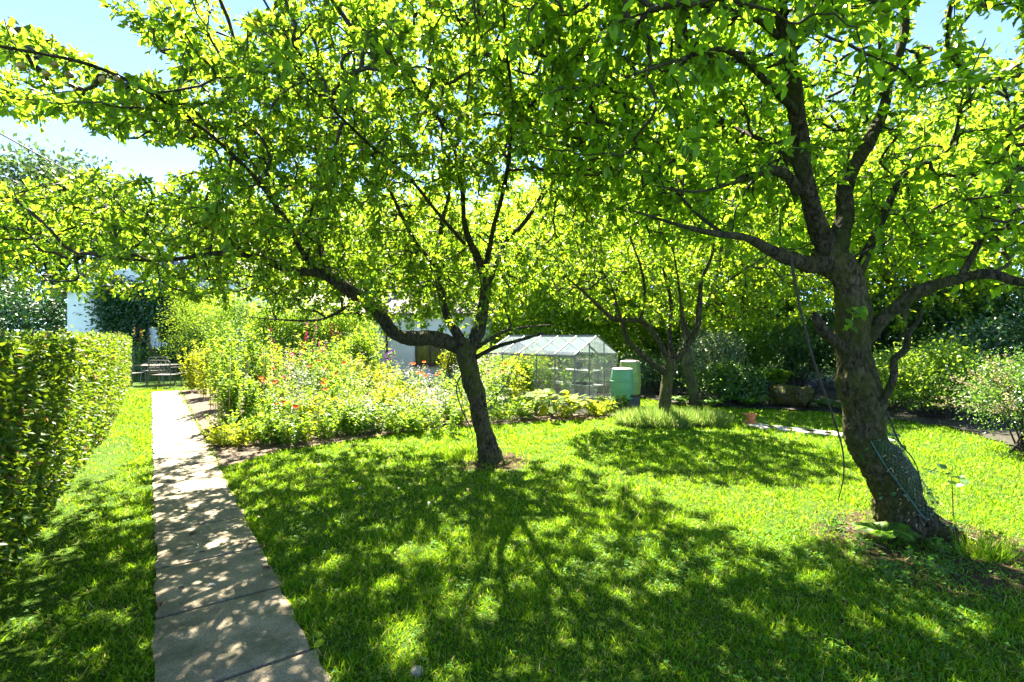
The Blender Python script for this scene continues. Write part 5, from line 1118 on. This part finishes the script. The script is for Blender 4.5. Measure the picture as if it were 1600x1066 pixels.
# big golden-leaved squash
def bigleaf(px, py, n, L_, mat, label, seed):
    x, y = bp(px, py); root = empty('squash_plant', (x, y, .02), label, 'plant'); r = np.random.RandomState(seed); br_ = []; P = []; D = []; NR = []
    for k in range(n):
        a = r.rand()*2*PI; q_ = .1+.38*r.rand(); e = np.array([x+math.cos(a)*q_*1.3, y+math.sin(a)*q_, .22+.32*r.rand()]); b = np.array([x, y, .02]); m2 = (b+e)/2+np.array([0, 0, .15]); br_.append(np.stack([b, m2, e])); P.append(e); D.append([math.cos(a), math.sin(a), -.1+.3*r.normal()]); NR.append([r.normal()*.35, r.normal()*.35-.2, 1])
    twig_mesh('stalks', br_, [np.array([.012, .009, .006])]*n, M['stem'], root); scatter('leaves', mat, np.array(P), np.array(D), np.array(NR), L_*(.7+.5*r.rand(n)), ROUND, root); return root
bigleaf(862, 652, 46, .25, M['gold_leaf'], 'large golden-leaved squash plant spilling over the border in front of the greenhouse', 1)
bigleaf(893, 650, 30, .17, M['gold_leaf'], 'smaller golden-leaved plant at the right end of the border', 2)
bigleaf(838, 648, 22, .20, M['border_leaf'], 'green broad-leaved plant left of the golden squash', 3)
for k, (px, py) in enumerate([(880, 657), (930, 655), (770, 652), (800, 650)]): P_(px, py-4, 'leafy_plant', 22, .26, .32, .06, 16, B['gold_leaf'], ['low golden plant below the squash leaves', 'low golden plant near the stone blocks', 'low plant right of the middle apple trunk', 'low plant between the apple trunk and the squash'][k], 'plant')
# bean canes
for k, (px, py, py_t, l) in enumerate([(357, 682, 560, 'bamboo cane nearest the path corner'), (345, 660, 548, 'bamboo cane beside the climbing beans'), (328, 648, 552, 'thin bamboo cane near the path edge'), (410, 668, 545, 'bamboo cane standing in the flower border'), (376, 640, 535, 'bamboo cane behind the bean row')]):
    b = gnd(px, py); t_ = at(px+3, py_t, b.y+.05); tag(MB().tube([b, (b+t_)/2, t_], .007, 6).build('bamboo_cane', M['cane'], smooth=True), l, 'cane')
# post and rail fence
fe = empty('wooden_fence', bp(320, 603)+(0,), 'weathered low wooden post and rail fence behind the bean plants', 'fence')
fa, fb = Vector(((302-800)/800*17.6, 17.6, 0)), Vector(((432-800)/800*16.2, 16.2, 0))
for z in (.55, 1.05): MB().bar(fa+Vector((0, 0, z)), fb+Vector((0, 0, z)), .04, .07).build('rail', M['old_wood'], fe)
for k in range(4): p_ = fa+(fb-fa)*(k/3); MB().box((p_.x, p_.y+.05, .6), (.08, .06, 1.2)).build('post', M['old_wood'], fe)

# ------------------------------------------------------------------ garden furniture
def gchair(loc, rz, label, w_=.6, name='garden_chair', cat='chair'):
    o = empty(name, loc, label, cat, 'metal garden furniture at the end of the path', rz)
    def bld(mb_, nm): return mb_.build(nm, M['chair_metal'], o, local=True)
    s = MB()
    for k in range(7): s.bar((-w_/2+.02, -.22+k*.073, .44), (w_/2-.02, -.22+k*.073, .44), .05, .018)
    bld(s, 'seat')
    b = MB(); b.tube([(-w_/2, .24, .44), (-w_/2, .28, .88), (-w_/2+.06, .29, .94), (w_/2-.06, .29, .94), (w_/2, .28, .88), (w_/2, .24, .44)], .016, 7)
    nl = int(w_/.14)
    for k in range(nl):
        x0 = -w_/2+k*w_/nl; x1 = x0+w_/nl; b.tube([(x0, .25, .52), (x1, .285, .88)], .008, 5); b.tube([(x1, .25, .52), (x0, .285, .88)], .008, 5)
    b.tube([(-w_/2, .25, .52), (w_/2, .25, .52)], .01, 6); bld(b, 'backrest')
    for sx in (-1, 1):
        bld(MB().tube([(sx*w_/2, .26, .70), (sx*w_/2, .0, .70), (sx*w_/2, -.24, .67)], .014, 6), 'armrest')
        bld(MB().tube([(sx*w_/2, -.22, .67), (sx*w_/2, -.24, .42), (sx*(w_/2+.02), -.28, 0)], .016, 6), 'leg'); bld(MB().tube([(sx*w_/2, .24, .46), (sx*(w_/2+.02), .32, 0)], .016, 6), 'leg')
    return o
FD = 18.3
def fx(px, d_): return ((px-800)/800*d_, d_, 0)
gchair(fx(258, 17.7), R(178), 'metal garden chair with its lattice back towards the camera in front of the table', .75)
gchair(fx(242, 19.7), R(12), 'metal garden chair on the far side of the table', .7)
gchair(fx(207, 18.4), R(80), 'metal garden chair at the left end of the table by the hedge', .55)
gchair(fx(292, 18.6), R(-85), 'metal garden chair at the right end of the table half hidden by leaves', .55)
tb = empty('garden_table', fx(252, 18.7), 'round slatted metal garden table between the chairs', 'table', 'metal garden furniture at the end of the path')
t_ = MB()
for k in range(11):
    y = -.55+k*.11; hw = math.sqrt(max(.02, .62**2-y*y)); t_.bar((-hw, y, .72), (hw, y, .72), .085, .018)
t_.build('tabletop', M['chair_metal'], tb, local=True)
for k in range(4):
    a = PI/4+k*PI/2; MB().tube([(math.cos(a)*.4, math.sin(a)*.4, .71), (math.cos(a)*.3, math.sin(a)*.3, .35), (math.cos(a)*.48, math.sin(a)*.48, 0)], .018, 6).build('leg', M['chair_metal'], tb, local=True)
print('polys', sum(len(o.data.polygons) for o in bpy.data.objects if o.type == 'MESH'))
